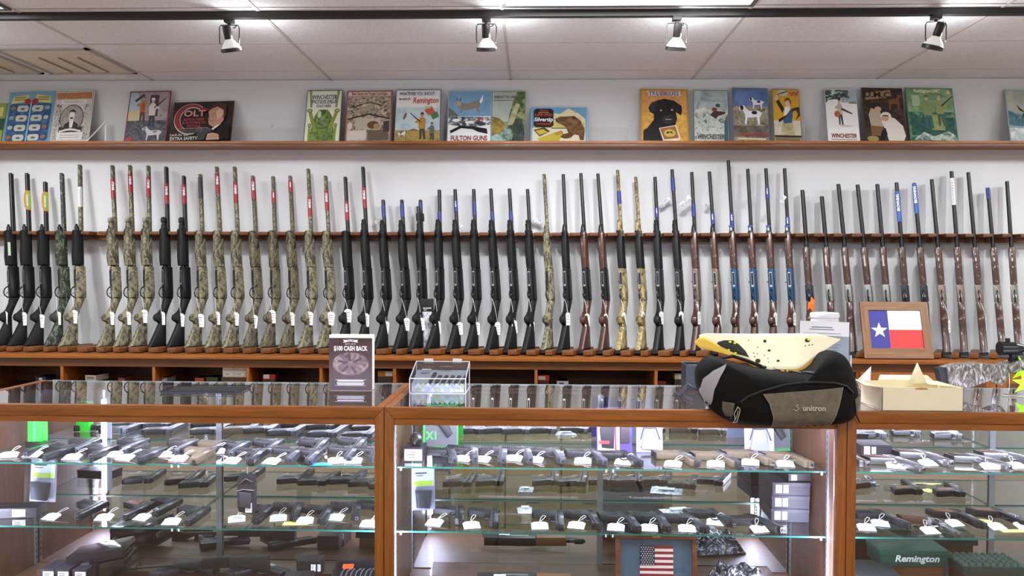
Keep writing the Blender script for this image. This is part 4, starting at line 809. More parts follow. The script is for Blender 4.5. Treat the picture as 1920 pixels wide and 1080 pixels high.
HG = {
 ('middle', 'top', 'front', SH1): [('grey', 847, 864, 10), ('grey', 886, 860, 4), ('grey', 938, 863, 3), ('grey', 989, 862, 4), ('grey', 1050, 865, 6), ('grey', 1129, 867, 8), ('black', 1197, 870, 14), ('tanframe', 1303, 870, 12), ('tanframe', 1380, 872, 12), ('tan', 1444, 868, 14), ('tan', 1517, 872, 14)],
 ('middle', 'second', 'front', SH2): [('black', 859, 980, 6), ('black', 923, 985, 4), ('black', 1047, 990, 2), ('black', 1118, 988, 10), ('black', 1193, 993, 8), ('black', 1249, 993, 8), ('black', 1321, 995, 16), ('black', 1371, 985, 16), ('black', 1464, 995, 24)],
 ('left', 'top', 'front', SH1): [('black', 43, 851, 0), ('black', 78, 859, -6), ('black', 167, 859, 2), ('black', 257, 864, -4), ('tan', 358, 865, -2), ('black', 465, 867, 2), ('grey', 538, 863, 4), ('grey', 575, 866, 2), ('grey', 648, 861, 4), ('grey', 697, 862, 4)],
 ('left', 'top', 'back', SH1): [('grey', 140, 845, 2), ('grey', 228, 845, 2), ('grey', 326, 847, 2), ('tanframe', 385, 850, 2), ('grey', 428, 851, 2), ('grey', 500, 846, 4), ('grey', 592, 844, 4), ('grey', 664, 843, 4)],
 ('left', 'second', 'front', SH2): [('black', 139, 970, -2), ('brown', 230, 971, -6), ('black', 286, 964, -4), ('black', 347, 981, 0), ('black', 474, 978, -4), ('black', 547, 973, 8), ('black', 599, 979, 4), ('black', 663, 972, 10), ('black', 712, 968, 8)],
 ('right', 'top', 'front', SH1): [('steelblk', 1622, 871, 12), ('steel', 1727, 880, 12), ('steel', 1779, 869, 8), ('steelblk', 1889, 877, 10), ('steel', 1945, 870, 10)],
 ('right', 'second', 'front', SH2): [('black', 1700, 987, 16), ('revsteel', 1789, 999, 10), ('brown', 1842, 987, 8), ('brown', 1925, 984, 8)],
}
for (case, shelf, row, z), L in HG.items():
    for i, (k, px, py, yw) in enumerate(L): handgun(k, px, py, z, yw + random.uniform(-3, 3), case, row, i + 1, shelf)
PTG = {('middle', 'top', SH1): [(868, 864), (904, 865), (964, 863), (1003, 866), (1093, 868), (1169, 870), (1262, 874), (1342, 874), (1407, 871), (1472, 874)],
 ('middle', 'second', SH2): [(815, 984), (884, 989), (1012, 990), (1081, 989), (1155, 993), (1217, 994), (1288, 995), (1341, 983), (1423, 996)],
 ('left', 'top', SH1): [(17, 857), (62, 856), (136, 861), (214, 856), (236, 862), (305, 856), (336, 864), (406, 850), (435, 868), (510, 869), (631, 868), (663, 868)],
 ('left', 'second', SH2): [(97, 973), (196, 974), (267, 974), (322, 982), (444, 977), (522, 975), (572, 980), (630, 974), (692, 986)],
 ('right', 'top', SH1): [(1679, 877), (1739, 872), (1856, 879), (1906, 877)],
 ('right', 'second', SH2): [(1624, 993), (1650, 985), (1743, 999), (1789, 985), (1868, 991), (1918, 990)]}
for (case, shelf, z), L in PTG.items():
    for i, (px, py) in enumerate(L): ptag(px, py, z, random.uniform(-20, 20), case, i + 1, shelf)
# ================================================================== packaged goods
def carton(name, label, cat, loc, d, rz, col, labs=(), group=None, lid=True, col2=None):
    """loc: middle of the underside; labs: (x,z,w,h,col) on the front"""
    t = thing(name, label, cat, loc, radians(rz), group)
    w_, dp, h = d
    MB().m(col if not isinstance(col, str) else mat(col, .55)).bev((-w_ / 2, -dp / 2, 0), (w_ / 2, dp / 2, h * (.97 if lid else 1)), .0015).build('body', t)
    if lid: MB().m(mat(col2, .55) if col2 else (col if not isinstance(col, str) else mat(col, .5))).bev((-w_ / 2 - .0012, -dp / 2 - .0012, h * .72), (w_ / 2 + .0012, dp / 2 + .0012, h), .0015).build('lid', t)
    for (x, z, a, b, c) in labs:
        m_ = M(c, rough=.6).box((x, -dp / 2 - .0018, z), (a, .001, b)).m(mat('#2c2c34', .7))
        if c in ('#f2f2f0', '#e9e9e6'):
            for q in range(3): m_.box((x - a * .12, -dp / 2 - .0025, z + b * (.25 - q * .22)), (a * (.6 - .1 * q), .0004, b * .07))
        m_.build('sticker', t)
    return t
L2 = ((.02, .02, .035, .024, '#f2f2f0'), (-.02, .02, .02, .024, '#f2f2f0'))
p = onz(22, 972, SH2); carton('pistol_box', 'black pistol box with white sticker at the left end of the second shelf', 'box', (p.x, p.y + .04, SH2 + .001), (.16, .08, .036), 8, '#1a1a20', ((.02, .018, .045, .026, '#f2f2f0'),))
p = onz(775, 866, SH1); carton('pistol_box', 'small black box with white sticker at the left end of the middle case top shelf', 'box', (p.x, p.y + .05, SH1 + .001), (.07, .10, .048), 0, '#26242e', ((0, .024, .062, .04, '#e9e9e6'),))
t = thing('round_sight', 'black ring-shaped sight lying on the small box in the middle case', 'gun sight', (p.x + .005, p.y + .04, SH1 + .051)); M('#101014', rough=.3).lathe([(.012, 0), (.022, .004), (.024, .012), (.022, .022), (.012, .026), (.010, .013)], (0, 0, .024), 18, Matrix.Rotation(radians(80), 3, 'X'), cap=False).build('ring', t); M('#1b1b20', rough=.4).bev((-.016, -.01, 0), (.016, .016, .006), .002).build('mount', t)
for k in range(3):
    p = at(1470, 972, 2.98)
    carton('pistol_box', 'dark pistol box with two white labels, %s of the stack of three' % ['bottom', 'middle', 'top'][k], 'box', (p.x, 2.99, SH2 + .001 + k * .049), (.135, .19, .048), -3 + k, '#231f2d', ((-.045, .024, .022, .03, '#f2f2f0'), (-.02, .024, .018, .03, '#e9e9e6')), 'stack of dark pistol boxes')
carton('pistol_box', 'flat black box with label lying on top of the dark box stack', 'box', (at(1500, 900, 2.97).x - .02, 2.98, SH2 + .148), (.10, .15, .03), 4, '#17171c', ((-.03, .015, .02, .02, '#f2f2f0'),))
p = onz(1645, 856, SH1); carton('pistol_box', 'black box with white labels under a pistol in the right case', 'box', (p.x, p.y + .06, SH1 + .001), (.115, .10, .040), 0, '#1c1a22', ((-.035, .02, .022, .03, '#f2f2f0'), (-.01, .02, .016, .026, '#e9e9e6')))
# green framed holster cards
def hang_card(px, py, Y, z, w_, h, label, col, kind, rz=0, lean=8):
    p = at(px, py, Y); t = thing('holster_card', label, 'packaged holster', (p.x, Y, z), radians(rz)); t.rotation_euler = (radians(-lean), 0, radians(rz))
    b = MB().m(mat(col, .4)).bev((-w_ / 2, -.002, 0), (w_ / 2, .002, h), .001); b.build('backing_card', t)
    if kind == 'x1':
        M('#5d6066', rough=.5).bev((-w_ * .43, -.006, h * .06), (w_ * .47, -.002, h * .97), .001).build('window', t)
        g = M('#2b2d31', rough=.5).rprism([(-w_ * .25, h * .9), (w_ * .02, h * .9), (w_ * .34, h * .35), (w_ * .2, h * .25), (-w_ * .05, h * .52), (-w_ * .28, h * .6)], .010, .004, lambda a, b_, t_: V((a, -.013 + t_, b_))); g.build('holster', t)
        MB().m(mat('#43e05a', .4)).text('X1', lambda a, b_: V((a - w_ * .24, -.0065, b_ + h * .30)), h * .24, .9).build('lettering', t)
    elif kind == 'blister':
        M('#d9dbe2', rough=.4).bev((-w_ * .46, -.004, h * .55), (w_ * .46, -.002, h * .97), .001).build('header', t)
        M('#b4cc3a', rough=.4).box((0, -.0048, h * .62), (w_ * .8, .001, h * .12)).build('green_band', t)
        M('#2c2d36', rough=.6).box((-w_ * .1, -.0046, h * .86), (w_ * .5, .0008, h * .03)).box((-w_ * .16, -.0046, h * .80), (w_ * .34, .0008, h * .015)).build('lettering', t)
        M('#2a2a31', rough=.4).rprism([(-w_ * .3, h * .08), (w_ * .25, h * .05), (w_ * .36, h * .46), (-w_ * .36, h * .48)], .012, .005, lambda a, b_, t_: V((a, -.016 + t_, b_))).build('holster', t)
        MB().m(PLAST()).bb((-w_ / 2, -.032, .002), (w_ / 2, -.0315, h * .98)).build('clear_shell', t, smooth='keep')
    elif kind == 'red':
        M('#f0eef4', rough=.4).bev((-w_ * .47, -.004, h * .04), (w_ * .02, -.002, h * .97), .001).build('left_panel', t)
        M('#26202c', rough=.5).rprism([(-w_ * .36, h * .1), (-w_ * .02, h * .08), (0, h * .8), (-w_ * .25, h * .85), (-w_ * .42, h * .5)], .006, .003, lambda a, b_, t_: V((a, -.010 + t_, b_))).build('holster', t)
        M('#c8323a', rough=.4).box((-w_ * .3, -.0175, h * .22), (w_ * .3, .001, h * .07)).box((w_ * .02, -.005, h * .45), (w_ * .03, .002, h * .8)).build('red_mark', t)
        M('#f4f2f8', rough=.4).box((w_ * .1, -.005, h * .5), (w_ * .09, .002, h * .9)).build('white_bar', t)
        M('#3a2c34', rough=.4).bev((w_ * .17, -.012, h * .2), (w_ * .42, -.003, h * .9), .002).build('magazines', t)
    else:
        M('#c9cbe0', rough=.25).bev((-w_ * .46, -.004, h * .03), (w_ * .46, -.002, h * .97), .001).build('liner', t)
        M('#8f93ac', rough=.35).rprism([(-w_ * .32, h * .08), (w_ * .32, h * .06), (w_ * .2, h * .52), (-w_ * .22, h * .56)], .008, .003, lambda a, b_, t_: V((a, -.012 + t_, b_))).build('holster', t)
        M('#3c3e50', rough=.3).tube([(-w_ * .36, -.02, h * .3), (-w_ * .25, -.022, h * .56), (w_ * .22, -.022, h * .56), (w_ * .36, -.02, h * .3)], .0025, 6).build('strap', t)
        M('#d8524a', rough=.4).cyl((-w_ * .28, -.005, h * .12), (-w_ * .28, -.007, h * .12), w_ * .07, n=16).build('red_seal', t)
    return t
hang_card(826, 850, 3.02, SH1 + .001, .135, .17, 'green-edged holster card with green lettering, left end of the middle case', '#3fd04a', 'x1', 6)
hang_card(1452, 850, 3.05, SH1 + .001, .12, .165, 'green-edged holster card with green lettering, right end of the middle case', '#35a04c', 'x1', -4)
hang_card(1152, 850, 3.0, SH1 + .001, .135, .17, 'white and red packaged holster in the centre of the middle case', '#4c3a96', 'red', 0)
hang_card(1218, 850, 3.0, SH1 + .001, .10, .165, 'clear packaged holster beside the red and white pack', '#9ea2c8', 'clear', 0)
hang_card(1432 - 8, 850, 3.0, SH1 + .001, .11, .165, 'clear packaged holster beside the right green card', '#b9bbe0', 'clear', -2)
hang_card(794, 975, 2.86, SH2 + .04, .085, .155, 'green-banded packaged holster at the left side of the middle case', '#8d90a2', 'blister', 14, 6)
hang_card(80, 955, 2.82, SH2 + .065, .10, .155, 'green-banded packaged holster hanging at the left of the left case', '#9a9aa8', 'blister', -4, 4)
for px in (80,):
    t = thing('display_hook', 'thin clear hook holding the packaged holster in the left case', 'hook', (at(80, 885, 2.83).x, 2.83, 0)); M('#b9bcc8', rough=.2).tube([(0, 0, SH2 + .218), (0, 0, SH1 - .007)], .0012, 6).build('wire', t); M('#b9bcc8', rough=.2).tube([(-.015, 0, SH2 + .218), (.015, 0, SH2 + .218)], .0012, 6).build('cross_bar', t)
p = at(71, 832, 2.98); t = thing('green_box', 'bright green upright box in the left display case', 'box', (p.x, 2.98, SH1 + .001)); M('#2fe03a', rough=.5).bev((-.027, -.02, 0), (.027, .02, .125), .002).build('body', t); M('#5af06a', rough=.4).box((0, -.0206, .06), (.008, .001, .11)).build('stripe', t)
# hanging black accessory pouches
p = at(464, 910, 2.79); t = thing('magazine_pouch', 'black zipped pouch hanging under the top shelf of the left case', 'pouch', (p.x, 2.79, SH2 + .04))
M('#232127', rough=.6).rprism([(-.028, .008), (.022, 0), (.030, .02), (.032, .12), (.024, .142), (-.024, .145), (-.034, .12), (-.034, .03)], .016, .008, lambda a, b_, t_: V((a, t_, b_))).build('body', t)
M('#6d6560', rough=.5).tube([(-.03, -.017, .085), (-.01, -.019, .092), (.03, -.017, .088)], .002, 6).tube([(-.026, -.016, .11), (0, -.018, .13), (.024, -.016, .118)], .002, 6).build('zipper', t); M('#e6e6ea', rough=.6).box((.01, -.0172, .026), (.024, .001, .034)).build('sticker', t); M('#3c3a40', rough=.6).rprism([(-.022, .03), (.018, .024), (.02, .078), (-.024, .084)], .004, .002, lambda a, b_, t_: V((a, -.018 + t_, b_))).build('pocket', t)
M('#b9bcc8', rough=.2).tube([(0, 0, .14), (0, 0, SH1 - SH2 - .047)], .0012, 6).build('wire', t)
# blue seal, yellow notes, green slips
def slip(px, py, z, w_, h, rz, col, label, name='paper_slip'):
    p = onz(px, py, z); t = M(col, rough=.6).box((0, 0, .0008), (w_, h, .0008)).build(name); t.location = (p.x, p.y, z + .0006); t.rotation_euler = (0, 0, radians(rz)); return tag(t, label, 'paper')
slip(603, 871, SH1, .075, .04, 8, '#2f8fe0', 'bright blue card lying at the front of the left case top shelf')
slip(1905, 996, SH2, .11, .03, 4, '#dfe27a', 'yellow note at the front of the right case second shelf')
slip(1845, 978, SH2, .05, .05, -20, '#d3d67a', 'small yellow note behind the tags in the right case')
slip(555, 982, SH2, .09, .04, 6, '#c9c26a', 'yellow card under the pistols on the left case second shelf')
# bagged parts on the shelves
def plastic_bag(px, py, z, w_, h, rz, label):
    p = onz(px, py, z); t = thing('plastic_bag', label, 'plastic bag', (p.x, p.y, z + .001), radians(rz))
    mb = MB().m(noise_mat('crinkle', [(.35, '#8f949c'), (.5, '#c9ccd4'), (.62, '#f2f3f8')], 40, rough=.18, detail=3, dist=2.0, bump=.6)); n = 12; vs = []
    for j in range(n + 1):
        for i in range(n + 1):
            a, b_ = i / n, j / n; e = min(a, 1 - a, b_, 1 - b_) * 4
            vs.append(((a - .5) * w_, (b_ - .5) * h, .001 + .011 * min(1, e) * (.6 + .4 * sin(a * 19 + b_ * 7) * cos(b_ * 23 - a * 5))))
    mb.add(vs, [(j * (n + 1) + i, j * (n + 1) + i + 1, (j + 1) * (n + 1) + i + 1, (j + 1) * (n + 1) + i) for j in range(n) for i in range(n)])
    mb.build('film', t); M('#e8e9ee', rough=.4).box((0, h * .12, .013), (w_ * .5, h * .3, .001)).build('insert', t); return t
plastic_bag(1275, 962, SH2, .13, .11, 12, 'crinkled clear parts bag lying in the middle of the second shelf')
plastic_bag(985, 958, SH2, .06, .08, 4, 'small clear bag behind a pistol on the middle case second shelf')
plastic_bag(1068, 852, SH1, .09, .06, 0, 'clear bag on the top shelf left of the red pack')
# ------------------------------------------------------------------ deck goods
def ak(px, py, label):
    p = at(px, py, 2.93); t = thing('rifle_pistol', label, 'gun', (p.x, 2.95, .286)); bl = lambda: M('#1c1d20', rough=.4)
    TT = lambda a, b, t_: V((a, -b, t_))
    bl().rprism([(-.16, .0), (.06, 0), (.06, .05), (.02, .056), (-.14, .056), (-.16, .045)], .018, .004, TT).build('receiver', t)
    M('#7a4f2c', rough=.5).rprism([(.06, .004), (.19, .008), (.19, .052), (.06, .054)], .02, .008, TT).build('handguard', t)
    bl().cyl((.19, -.024, 0), (.27, -.024, 0), .008).cyl((.225, -.024, 0), (.262, -.024, 0), .013).cyl((.19, -.046, 0), (.235, -.046, 0), .009).build('barrel', t)
    bl().rprism([(-.155, .05), (-.125, .05), (-.15, .105), (-.175, .10)], .013, .005, TT).build('grip', t)
    bl().rprism([(.0, .05), (.05, .05), (.09, .09), (.12, .10), (.115, .12), (.07, .112), (.02, .085)], .011, .004, TT).build('magazine_well', t)
    M('#8a8c8c', rough=.3, metal=.8).box((-.02, -.03, .0185), (.10, .016, .001)).build('bolt_cover', t); M('#efefec', rough=.6).box((-.075, -.04, .0195), (.045, .016, .001)).build('sticker', t)
    b = M('#6a4426', rough=.6).bb((-.03, -.04, -.019), (.03, -.005, -.0155)); b.build('wood_block', t); return t
ak(975, 1088, 'black short rifle with wooden handguard on the middle case deck')
# US flag picture
def frame_pic(name, label, cat, pts, Y, depth, fwid, col, fill, lean, gap=0):
    pass
pL = at(1156, 1006, 2.76); pR = at(1309, 1006, 2.76); wF = (pR - pL).length; t = thing('framed_flag', 'brown framed stars and stripes flag on blue-grey mat in the middle case', 'picture', ((pL.x + pR.x) / 2, 2.765, DECK + .001)); hF = pL.z - DECK; t.rotation_euler = (radians(-6), 0, 0)
fm = MB().m(wood('framew', '#4a2616', '#6a3822', '#7e4a2e', 'X')); fwd = .016
for a, b in (((-wF / 2, 0), (wF / 2, fwd)), ((-wF / 2, hF - fwd), (wF / 2, hF)), ((-wF / 2, fwd), (-wF / 2 + fwd, hF - fwd)), ((wF / 2 - fwd, fwd), (wF / 2, hF - fwd))): fm.bev((a[0], -.01, a[1]), (b[0], .012, b[1]), .002)
fm.build('frame', t); M('#4a5c6c', rough=.8).bb((-wF / 2 + fwd, 0, fwd), (wF / 2 - fwd, .006, hF - fwd)).build('mat_board', t)
fl = MB(); fx0, fx1, fz1 = -.057, .060, hF - .040; fz0 = fz1 - .125
for k in range(13): fl.m(mat('#7c2328' if k % 2 == 0 else '#e3ccc4', .8)).bb((fx0, -.003, fz1 - (k + 1) * .125 / 13), (fx1, 0, fz1 - k * .125 / 13))
fl.m(mat('#24242e', .8)).bb((fx0, -.004, fz1 - .125 * 7 / 13), (fx0 + .052, -.001, fz1)).m(mat('#dcd6d4', .8))
for j in range(9):
    for i in range(6 if j % 2 == 0 else 5): fl.box((fx0 + .005 + i * .0085 + (0 if j % 2 == 0 else .0042), -.0042, fz1 - .005 - j * .0073), (.0034, .0006, .0028))
fl.build('flag', t); M('#b98a4a', rough=.4, metal=.6).box((0, -.011, hF - .007), (.028, .002, .006)).build('plate', t)
# clear bagged stock at the right of the flag picture
def crumple(name, label, cat, loc, w_, d_, h, rz, key='crinkle', grp=None):
    t = thing(name, label, cat, loc, radians(rz), grp); n = 16; vs = []; random.seed(len(label)); ph = [random.uniform(0, 6) for _ in range(4)]
    mb = MB().m(MC[key] if key in MC else noise_mat('crinkle2', [(.42, '#4b4a50'), (.52, '#8f8f98'), (.6, '#e6e8f0')], 30, rough=.2, detail=4, dist=3.0, bump=.8))
    for j in range(n + 1):
        for i in range(n + 1):
            a, b_ = i / n, j / n; e = min(1, min(a, 1 - a, b_, 1 - b_) * 6)
            vs.append(((a - .5) * w_, (b_ - .5) * d_, h * e * (.75 + .25 * sin(a * 17 + ph[0] + b_ * 6) * cos(b_ * 13 + ph[1])) + .001))
    mb.add(vs, [(j * (n + 1) + i, j * (n + 1) + i + 1, (j + 1) * (n + 1) + i + 1, (j + 1) * (n + 1) + i) for j in range(n) for i in range(n)])
    mb.build('film', t); return t
MC['dark_wrap'] = noise_mat('dark_wrap', [(.40, '#1f1e22'), (.52, '#55535a'), (.60, '#cfd0da')], 26, rough=.2, detail=4, dist=3.0, bump=.8)
crumple('wrapped_case', 'black gun case in clear plastic right of the framed flag', 'gun case', (at(1385, 1050, 2.95).x, 2.96, DECK + .027), .22, .13, .075, -8, 'dark_wrap')
crumple('wrapped_case', 'black gun case in clear plastic at the front right of the framed flag', 'gun case', (at(1400, 1070, 2.78).x, 2.79, DECK + .001), .24, .15, .055, -4, 'dark_wrap')
# left case deck: boxes with labels, big revolver, rifles, tool tray
for k, px in enumerate((92, 120, 152)):
    p = at(px, 1074, 2.86); carton('ammunition_box', 'low white-labelled dark box, %s of three on the left case deck' % ['left', 'middle', 'right'][k], 'box', (p.x, 2.90, DECK + .001), (.052, .10, .085), 0, '#221f2b', ((.004, .062, .040, .030, '#f2f2f0'),), 'labelled boxes on the left case deck')
p = at(190, 1040, 2.95); t = thing('black_gun_case', 'glossy black hard pistol case tilted in the left display case', 'gun case', (p.x, 2.98, DECK + .0)); t.rotation_euler = (0, radians(-10), radians(8))
M('#15141a', rough=.15, coat=.6).bev((-.10, -.07, .03), (.11, .07, .085), .012).build('lower_shell', t); M('#1d1b26', rough=.12, coat=.6).bev((-.10, -.07, .087), (.11, .07, .13), .014).build('upper_shell', t); M('#c9c9d4', rough=.2, metal=1).box((-.03, -.071, .09), (.03, .004, .016)).build('latch', t)
def rifle(x, y, z, L, rz, tilt, label, wood_=False):
    t = thing('rifle', label, 'gun', (x, y, z)); t.rotation_euler = (0, radians(tilt), radians(rz)); TT = lambda a, b, t_: V((a, -t_, b))
    M('#1b1c1e', rough=.4).cyl((-.02, 0, 0), (-L * .5, 0, 0), .006, .005).box((-L * .5 + .015, 0, .012), (.006, .004, .018)).cyl((-L * .5 - .02, 0, 0), (-L * .5, 0, 0), .0085).build('barrel', t)
    M('#1d1f20' if not wood_ else '#4a2f1f', rough=.5).rprism([(-L * .22, -.012), (.0, -.016), (.0, .012), (-L * .22, .010)], .014, .006, TT).build('forend', t)
    M('#202224', rough=.35, metal=.4).rprism([(0, -.02), (L * .2, -.02), (L * .2, .02), (0, .02)], .015, .004, TT).build('receiver', t)
    M('#1b1c1d' if not wood_ else '#4a2f1f', rough=.5).rprism([(L * .2, -.02), (L * .26, -.05), (L * .3, -.05), (L * .28, -.018), (L * .5, -.05), (L * .5, .014), (L * .2, .018)], .016, .006, TT).build('stock', t)
rifle(at(385, 1045, 2.98).x, 2.96, DECK + .075, .5, 4, -3, 'black rifle lying on the left case deck, nearer the mirror')
rifle(at(300, 1068, 2.84).x, 2.83, DECK + .04, .46, 176, 2, 'black rifle lying on the left case deck, nearer the glass', True)
for px, py, Y, lb in ((415, 1018, 3.02, 'black pistol lying on the back of the left case deck'), (545, 1035, 3.0, 'black pistol lying on its side at the right of the left case deck')):
    t = thing('pistol', lb, 'handgun', (at(px, py, Y).x, Y - .06, DECK + .028), radians(70 if px < 500 else 60))
    for nn, fn in (('slide', slide_m), ('frame', frame_m), ('trigger_guard', pguard_m)): link(nn, gmesh((nn, 'black', False), lambda: fn('black')), t)
p = at(665, 1050, 2.9); t = thing('tool_tray', 'black tray of small tools with orange tag in the left case', 'tray', (p.x, 2.93, DECK + .05), radians(4)); t.rotation_euler = (radians(12), 0, radians(4))
tr_ = M('#17171a', rough=.5).bb((-.085, -.06, 0), (.085, .06, .008))
for a, b in (((-.085, -.06), (.085, -.052)), ((-.085, .052), (.085, .06)), ((-.085, -.052), (-.077, .052)), ((.077, -.052), (.085, .052))): tr_.bb((a[0], a[1], .008), (b[0], b[1], .026))
tr_.build('tray', t); M('#ff5a1e', rough=.4).box((-.035, .03, .018), (.04, .022, .006)).build('orange_tag', t); tl = M('#b9bcc4', rough=.3, metal=.9)
for k in range(7): tl.tube([(-.055 + k * .018, -.04, .014), (-.05 + k * .018, -.005, .02), (-.045 + k * .018 + .006 * (k % 2), .02, .014)], .0025, 6)
tl.build('tools', t, ); MB().m(oakd('X')).bb((-.07, -.05, -.045), (.07, .05, -.001)).build('riser', t)
p = at(556, 1078, 2.84); carton('pistol_box', 'black box with white labels at the front right of the left case deck', 'box', (p.x, 2.86, DECK + .001), (.10, .10, .07), 6, '#1b1719', ((-.03, .05, .02, .026, '#f2f2f0'), (-.005, .05, .018, .026, '#f2f2f0')))
p = at(580, 1040, 2.98); carton('pistol_box', 'black box with barcode labels standing near the tool tray', 'box', (p.x, 3.0, DECK + .027), (.09, .07, .06), 0, '#1b1719', ((.02, .035, .018, .026, '#f2f2f0'), (.042, .035, .012, .026, '#e9e9e6')))
# right case deck
p = at(1705, 1020, 3.0); t = thing('ammunition_case', 'dark green case with white script lettering in the right case', 'box', (p.x, 3.02, DECK + .10)); M('#123a30', rough=.4).bev((-.125, -.06, 0), (.125, .06, .06), .004).build('body', t); M('#c9cfcc', rough=.5).text('Remington', lambda a, b_: V((a + .01, -.0608, b_ + .03)), .034, 1.1, shear=.2).build('lettering', t); M('#174438', rough=.4).bev((-.128, -.063, .045), (.128, .063, .062), .003).build('lid', t); MB().m(oakd('X')).bb((-.11, -.05, -.074), (.11, .055, -.001)).build('riser', t)
p = at(1628, 1030, 2.9); t = thing('plastic_tray', 'blue plastic tray with dark foam at the left of the right case', 'tray', (p.x, 2.93, DECK + .07), radians(-6)); M('#26264e', rough=.3).bev((-.10, -.10, 0), (.11, .08, .03), .006).build('tray', t); M('#23292a', rough=.9).bev((-.09, -.09, .02), (.10, .07, .042), .004).build('foam', t); MB().m(oakd('X')).bb((-.09, -.08, -.069), (.09, .07, -.001)).build('riser', t)
p = at(1855, 1030, 2.95); t = thing('foam_tray', 'green-grey egg-crate foam tray at the right of the right case', 'tray', (p.x, 2.98, DECK + .09)); fo = M('#46564e', rough=.9)
for j in range(5):
    for i in range(9): fo.lathe([(.012, 0), (.010, .008), (.004, .013), (0, .014)], (-.10 + i * .025, -.055 + j * .027, .03), 8)
fo.build('foam', t); M('#26382f', rough=.5).bev((-.115, -.07, 0), (.115, .07, .031), .003).build('tray', t); MB().m(oakd('X')).bb((-.10, -.06, -.064), (.10, .06, -.001)).build('riser', t)
# cartons on the shop floor, seen only in the case mirrors
for k in range(5):
    x = -.62 + k * .31
    c = MB().m(mat('#a68f66', .7)).bev((-.15, -.2, 0), (.15, .2, .36), .004); t = thing('carton', 'tan cardboard carton on the shop floor, %s of the row from the left' % ordw(k + 1), 'carton', (x, 1.72, 0), 0, 'cartons on the shop floor'); c.build('body', t)
    MB().m(mat('#241c12', .8)).box((0, .2005, .16), (.07, .001, .022)).build('hand_hole', t); MB().m(mat('#b59d70', .7)).bev((-.148, -.198, .361), (.148, .198, .50), .004).build('upper_carton', t)
# ================================================================== goods in the cubbies behind
def cub(px, py, n, w_, h, col, lab, label, Y=5.0, zb=.673, grp=None, rz=0, dz=0):
    p = at(px, py, Y); return carton('ammunition_box', label, 'box', (p.x, Y + .05, zb + dz), (w_, .13, h), rz, col, lab, grp)
wl = ((0, .018, .07, .026, '#e9e9e6'),)
SHF = .6735
k = 0
for (px, lv, nm) in ((430, 0, 'lower left'), (430, 1, 'upper left'), (452, 0, 'bottom right'), (452, 1, 'middle right'), (452, 2, 'top right')):
    cub(px, 712, 0, .074, .044, '#e4e2d6', ((0, .018, .05, .014, '#f2f2f0'),), 'cream ammunition box, %s of five stacked in the cubby' % nm, dz=.0 + lv * .0452 + .085, Y=4.97, grp='cream boxes stacked in a cubby')
MB_ = MB().m(mat('#5a4a36', .7)).bb((-.085, -.06, 0), (.085, .06, .084)); t = thing('carton', 'low brown carton under the cream box stack', 'carton', (at(441, 712, 4.97).x, 5.02, SHF)); MB_.build('body', t)
def riser_box(px, top_y, w_, h, col, labs, label, Y=4.99, rz=0):
    p = at(px, top_y, Y); zt = p.z; b = zt - h
    t = carton('ammunition_box', label, 'box', (p.x, Y + .05, SHF), (w_, .12, zt - SHF), rz, '#4a3c2a', (), None, lid=False)
    d = MB().m(mat(col, .55)).bev((-w_ / 2 - .001, -.0615, b - SHF), (w_ / 2 + .001, .061, zt - SHF), .0015).build('sleeve', t)
    for (x, z, a, bb_, c) in labs: M(c, rough=.6).box((x, -.0622, b - SHF + z), (a, .001, bb_)).build('sticker', t)
    return t
riser_box(174, 703, .075, .036, '#dcd8c8', ((0, .018, .05, .012, '#8f8c80'),), 'cream box in the cubby above the left case', rz=-8)
riser_box(77, 706, .06, .03, '#26304c', ((0, .016, .02, .014, '#e9e9e6'),), 'navy and white box in the leftmost cubby', rz=4)
riser_box(108, 711, .05, .02, '#c8c4b0', (), 'small pale box beside the navy box in the leftmost cubby')
riser_box(229, 708, .04, .03, '#8a4a26', (), 'small rust-coloured box in the second cubby')
riser_box(308, 708, .045, .03, '#9a9a98', ((0, .015, .03, .012, '#e9e9e6'),), 'small grey box right of the second divider')
riser_box(375, 708, .055, .04, '#a8501e', (), 'orange-brown box left of the cream stack')
riser_box(399, 707, .07, .04, '#3f4a26', (), 'olive box left of the cream stack')
riser_box(502, 702, .075, .032, '#b8352c', ((-.015, .02, .035, .026, '#e9e9e6'),), 'red box with tilted white label in the cubby', rz=10)
riser_box(724, 695, .10, .036, '#c07a2a', ((.02, .018, .045, .028, '#e9e9e6'),), 'orange and white box beside the cash back sign')
riser_box(1019, 703, .07, .036, '#c8342c', ((-.01, .018, .045, .022, '#e9e9e6'),), 'red and white box right of the centre divider')
riser_box(1055, 714, .07, .035, '#d8dce4', ((-.008, .018, .03, .016, '#4a6a9a'),), 'pale blue and white box in the middle cubby')
riser_box(1276, 700, .075, .036, '#cfc6a8', ((.008, .018, .045, .03, '#e9e9e6'),), 'pale box with white label beside the bag')
riser_box(1240, 714, .05, .035, '#7a2622', (), 'dark red box right of the last open divider')
